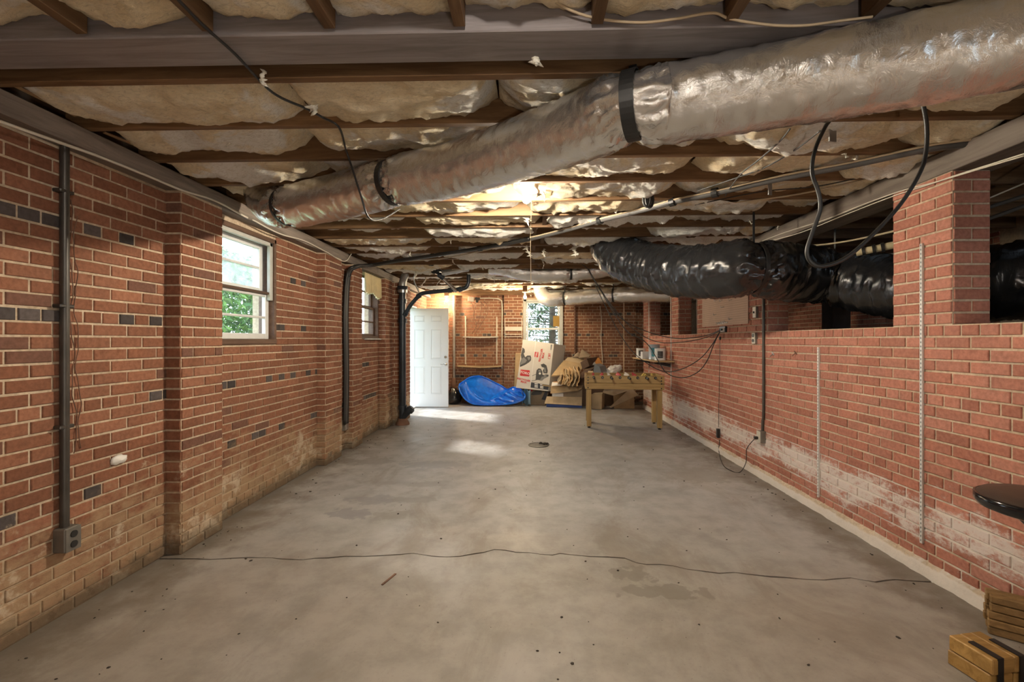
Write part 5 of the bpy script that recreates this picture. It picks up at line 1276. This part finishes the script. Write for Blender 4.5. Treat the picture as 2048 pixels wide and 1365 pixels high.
for k in range(8):                                       # curled sheet edges fanning out towards the room
    x0 = 345+k*52
    a_ = onY(*D9(x0+40, 655-6*k), 9.04-.012*k); b_ = onY(*D9(x0+40+18*math.sin(k*2.1), 800+7*k-22*(k == 3)), 8.93-.012*k)
    def fn(u, v, a_=a_, b_=b_, k=k):
        p = a_.lerp(b_, u); cv = .030*math.sin(PI*u*1.25+.5)+.008*math.sin(u*14+k*1.7)
        return p+Vector((cv+.05*v*math.sin(k+1)+.02*math.sin(v*6+k), .34*v, .12*v*(1-u)+.05*math.sin(v*2.5)*(1-u)+.012*math.sin(v*9+k)))
    m = MB(); m.sheet(fn, 24, 8, .016); m.build('sheet', M['kraft'] if k % 3 else M['card2'], pb, smooth=True)
carton('dark brown carton seen end on at the right of the heap', dq([(860,495,9.15),(1000,430,9.15),(945,275,9.2),(815,360,9.2)]), Vector((.30,.34,.02)), M['carddark'])
card('flattened_carton', 'white and brown carton panel lying over the dark brown carton', 'cardboard', dq([(1000,430,9.2),(1130,395,9.3),(1060,265,9.45),(945,275,9.28)]), .014, M['carton_white'])
card('flattened_carton', 'orange brown carton panel at the right of the heap', 'cardboard', dq([(1110,390,9.3),(1270,425,9.3),(1190,265,9.5),(1060,270,9.46)]), .014, M['cardorange'])
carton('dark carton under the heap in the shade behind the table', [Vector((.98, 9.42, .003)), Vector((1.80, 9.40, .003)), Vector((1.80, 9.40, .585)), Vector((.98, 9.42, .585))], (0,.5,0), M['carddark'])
carton('blue grey carton behind the foosball table corner', dq([(1075,570,8.9),(1240,560,8.95),(1200,440,9.0),(1100,390,9.0)]), Vector((.16,.26,.0)), M['cangrey'])
card('flattened_carton', 'dark strip of carton slanting down behind the table corner', 'cardboard', dq([(760,640,9.0),(850,690,8.98),(1120,440,9.02),(900,520,9.04)]), .02, M['carddark'])
card('flattened_carton', 'small tan carton flap just above the table corner', 'cardboard', dq([(960,580,8.6),(1075,580,8.6),(1070,535,8.66),(975,530,8.66)]), .01, M['card2'])
bg = thing('plastic_bag', 'cloudy white plastic bag behind the foosball table', 'bag', onY(1222,748,9.45))
a_, b_ = onY(1206,750,9.45), onY(1243,736,9.5); ax = (b_-a_)
def bagf(u, v):
    th = 2*PI*u; c = a_+ax*v; rr = (.03+.085*math.sin(PI*min(1, v*.9+.08))**.7)*(1+.30*FN(Vector((math.cos(th)*1.6, math.sin(th)*1.6, v*5)), .8, 2.2, 4))+.006*math.sin(th*9+v*8)
    return c+Vector((.25*math.cos(th)*rr*.4, math.cos(th)*rr, math.sin(th)*rr))
m = MB(); m.grid(bagf, 40, 22, True); m.build('bag_body', M['clearbag'], bg, smooth=True)
# boxes under the table
carton('small tan carton on the floor behind the left table leg', [Vector((onY(1184,818,9.0).x, 9.0, .002)), Vector((onY(1203,818,8.95).x, 8.95, .002)), onY(1204,788,8.95), onY(1183,789,9.0)], (.10,.26,0), M['card2'])
card('flattened_carton', 'grey brown carton sheet leaning under the table, front of two', 'cardboard', [onY(1219,815,8.75), onY(1224,815,8.75), onY(1277,791,9.0), onY(1262,776,9.05)], .012, M['card3'])
card('flattened_carton', 'carton sheet standing behind the slanted one under the table', 'cardboard', [Vector((onY(1228,814,9.05).x, 9.05, .004)), Vector((onY(1269,814,9.05).x, 9.05, .004)), onY(1268,784,9.1), onY(1226,780,9.1)], .010, M['card'])
card('flattened_carton', 'dark carton sheet bridging the two boxes under the table', 'cardboard', [onY(1205,786,9.0), onY(1228,792,8.9), onY(1275,776,9.1), onY(1210,776,9.15)], .012, M['card3'])
# ------------------------------------------------------------------ foosball table
FT = thing('foosball_table', 'wooden foosball table on four square legs by the right wall', 'table', (1.50, 7.28, 0)); FT.rotation_euler = (0, 0, -.105)
def ft(mb, name, mat, parent=None, **k):
    o = bpy.data.objects.new(name, mb.mesh(name, mat, **k)); COL.objects.link(o); o.parent = parent or FT; return o
LX, LY = .60, .30; zt, zb = .832, .618
for s in (-1, 1):
    ft(MB().box((0, s*LY, .772), (2*LX, .032, .118), None, .004), 'side_rail', M['oak']); ft(MB().box((0, s*LY, .664), (2*LX, .034, .092), None, .004), 'apron', M['oak'])
    e = ft(MB().box((s*(LX-.016), 0, .725), (.032, 2*LY-.034, .21), None, .004), 'end_rail', M['oak'])
    for sy in (-1, 1):
        l = ft(MB().box((s*(LX-.062), sy*(LY-.052), .325), (.072, .072, .60), None, .004), 'leg', M['oakv'])
        ft(MB().lathe([(.02, 0), (.024, .004), (.024, .014), (.009, .016), (.009, .03)], (s*(LX-.062), sy*(LY-.052), 0), 12), 'levelling_foot', M['rubber'], l)
        m = MB()
        for z in (.80, .755, .71, .64): m.lathe([(0, 0), (.011, 0), (.011, .005), (0, .007)], (s*(LX-.045), sy*(LY+.016), z), 10, rotx(PI/2*sy*-1))
        ft(m, 'bolts', M['darkplastic'], auto=40)
ft(MB().box((0, 0, .70), (2*LX-.06, 2*LY-.03, .014)), 'playfield', M['felt'])
fig = ['figred', 'figred', 'figwhite', 'figred', 'figwhite', 'figred', 'figyellow', 'figyellow']; nf = [1, 2, 3, 5, 5, 3, 2, 1]
for k in range(8):
    x = -LX+.135+k*.133; z = .800; rod = ft(MB().tube([(x, -LY-.10-(k % 3)*.03, z), (x, LY+.12, z)], .0065, 8), 'rod', M['chrome'], smooth=True)
    near_ = k % 2 == 0
    m = MB(); hy = -LY-.10-(k % 3)*.03; 
    if near_: m.lathe([(.010, -.09), (.017, -.08), (.015, -.02), (.018, 0), (0, .002)], (x, hy, z), 12, rotx(-PI/2))
    else: m.lathe([(.010, -.09), (.017, -.08), (.015, -.02), (.018, 0), (0, .002)], (x, LY+.12+.02, z), 12, rotx(PI/2))
    ft(m, 'handle', M['rubber'], rod, smooth=True)
    m = MB()
    for sy in (-1, 1): m.lathe([(.008, -.008), (.020, -.008), (.022, .008), (.008, .008)], (x, sy*(LY+.018), z), 14, rotx(PI/2))
    ft(m, 'bumper', M['rubber'], rod, auto=40)
    for j in range(nf[k]):
        y = (j-(nf[k]-1)/2)*min(.19, .42/max(1, nf[k]-1) if nf[k] > 1 else 0); m = MB()
        tilt = rotx(0) @ roty(.5*math.sin(k*2.3))
        m.lathe([(.010, -.075), (.014, -.07), (.016, -.03), (.022, -.01), (.024, .014), (.012, .024), (.016, .034), (.014, .046), (0, .052)], (x, y, z), 10, tilt)
        ft(m, 'player', M[fig[k]], rod, smooth=True)
# ------------------------------------------------------------------ bar stool at the right edge
so = thing('bar_stool', 'round bar stool with a dark brown seat at the right edge', 'stool', (1.905, 1.70, 0))
C_ = Vector((1.905, 1.70, 0)); Rr = .193
m = MB(); m.lathe([(0, .765), (Rr*.80, .766), (Rr*.955, .776), (Rr*.965, .786), (Rr*.90, .797), (Rr*.6, .806), (0, .809)], C_, 64); m.build('seat_pad', M['seat'], so, auto=50)
m = MB(); m.lathe([(Rr*.80, .735), (Rr*.96, .748), (Rr*1.0, .766), (Rr*.995, .786), (Rr*.955, .790), (Rr*.94, .770), (Rr*.78, .745)], C_, 64); m.build('seat_rim', M['seatrim'], so, smooth=True)
m = MB(); m.lathe([(.0, .60), (.03, .60), (.035, .66), (.10, .735), (0, .736)], C_, 24); m.build('seat_plate', M['seatrim'], so, auto=50)
m = MB(); m.lathe([(.022, .03), (.022, .60), (0, .60)], C_, 18); m.build('column', M['chrome'], so, auto=50)
m = MB(); m.lathe([(.085, 0), (.085, .008), (.06, .018), (.03, .035), (0, .036)], C_, 32); m.build('base', M['seatrim'], so, auto=50)
# ------------------------------------------------------------------ wooden crates at the lower right
def crate(name, label, c, L, Wd, hz, layers, ang, mat, straps, seed):
    t = thing(name, label, 'crate', (c[0], c[1], 0)); q = random.Random(seed); R = rotz(ang); c = Vector((c[0], c[1], 0)); h = hz/layers
    for i in range(layers):
        for j in range(3):
            w = Wd/3; y = (j-1)*w; dx = q.uniform(-.006, .006)
            if 0 < i < layers-1 and j == 1: continue
            m = MB(); m.box(c+R @ Vector((dx, y+q.uniform(-.002, .002), h*(i+.5))), (L+q.uniform(-.008, .004), w-.003, h-.0035), R @ rotx(q.uniform(-.015, .015)), .004); m.build('board', mat, t)
    for x in straps:
        m = MB(); e = .0035; w = .028
        for (y0, z0, y1, z1) in ((-Wd/2-e, .012, -Wd/2-e, hz+e), (-Wd/2-e, hz+e, Wd/2+e, hz+e), (Wd/2+e, hz+e, Wd/2+e, .012)):
            a = c+R @ Vector((x, y0, z0)); b = c+R @ Vector((x, y1, z1)); up = R @ (Vector((0,0,1)) if z0 == z1 else Vector((0,1,0))); m.bar(a, b, w, .004, up)
        m.build('strap', M['blackmetal'], t)
    return t
sc_ = crate('wooden_crate', 'small honey coloured wooden crate with black straps at the lower right corner', (1.876, 1.893), .158, .166, .128, 2, math.radians(-80), M['crate'], [], 3)
R_ = rotz(math.radians(-80)); c_ = Vector((1.876, 1.893, 0))
for y in (-.045, .058):                                   # straps folded over the near end: top strip and end strip
    m = MB(); m.bar(c_+R_ @ Vector((-.02, y, .1305)), c_+R_ @ Vector((.0835, y, .1305)), .026, .004, (0,0,1)); m.bar(c_+R_ @ Vector((.0825, y, .1325)), c_+R_ @ Vector((.0825, y, .006)), .026, .004, R_ @ Vector((1,0,0))); m.build('strap', M['blackmetal'], sc_)
crate('wooden_crate', 'darker stack of wooden boards against the right wall behind the strapped crate', (2.236, 2.155), .14, .10, .185, 5, math.radians(-37), M['crate2'], [], 5)

# ------------------------------------------------------------------ groups of repeats
GROUPS = {'bare_bulb': 'bare bulbs lighting the basement', 'shelf_standard': 'slotted shelf standards on the walls', 'flattened_carton': 'flattened cartons in the heap', 'carton': 'cartons by the far wall',
 'mower_carton': 'printed mower cartons under the far window', 'paint_can': 'paint cans on the wall shelf', 'hedge_shrub': 'shrubs outside the left windows', 'fir_tree': 'firs outside the far window', 'wire': 'loose wires along the ceiling',
 'black_cord': 'black cords from the power strip', 'insulated_duct': 'insulated air ducts', 'conduit_drop': 'conduits dropping to wall outlets', 'wall_shelf': 'shelf boards on the walls', 'wooden_crate': 'wooden crates at the lower right',
 'ceiling_cord': 'cords strung under the joists', 'wall_box': 'boxes on the wide brick pier', 'wall_hook': 'hooks on the right wall', 'leaflet': 'papers on the open carton', 'pilaster': 'brick pilasters', 'pier': 'brick piers on the half wall', 'vertical_pipe': 'vertical pipes on the far wall'}
for o in list(bpy.data.objects):
    if o.parent is None and 'group' not in o:
        k = o.name.split('.')[0]
        if k in GROUPS: o['group'] = GROUPS[k]
        if o.get('kind') == 'structure' and 'category' in o: del o['category']
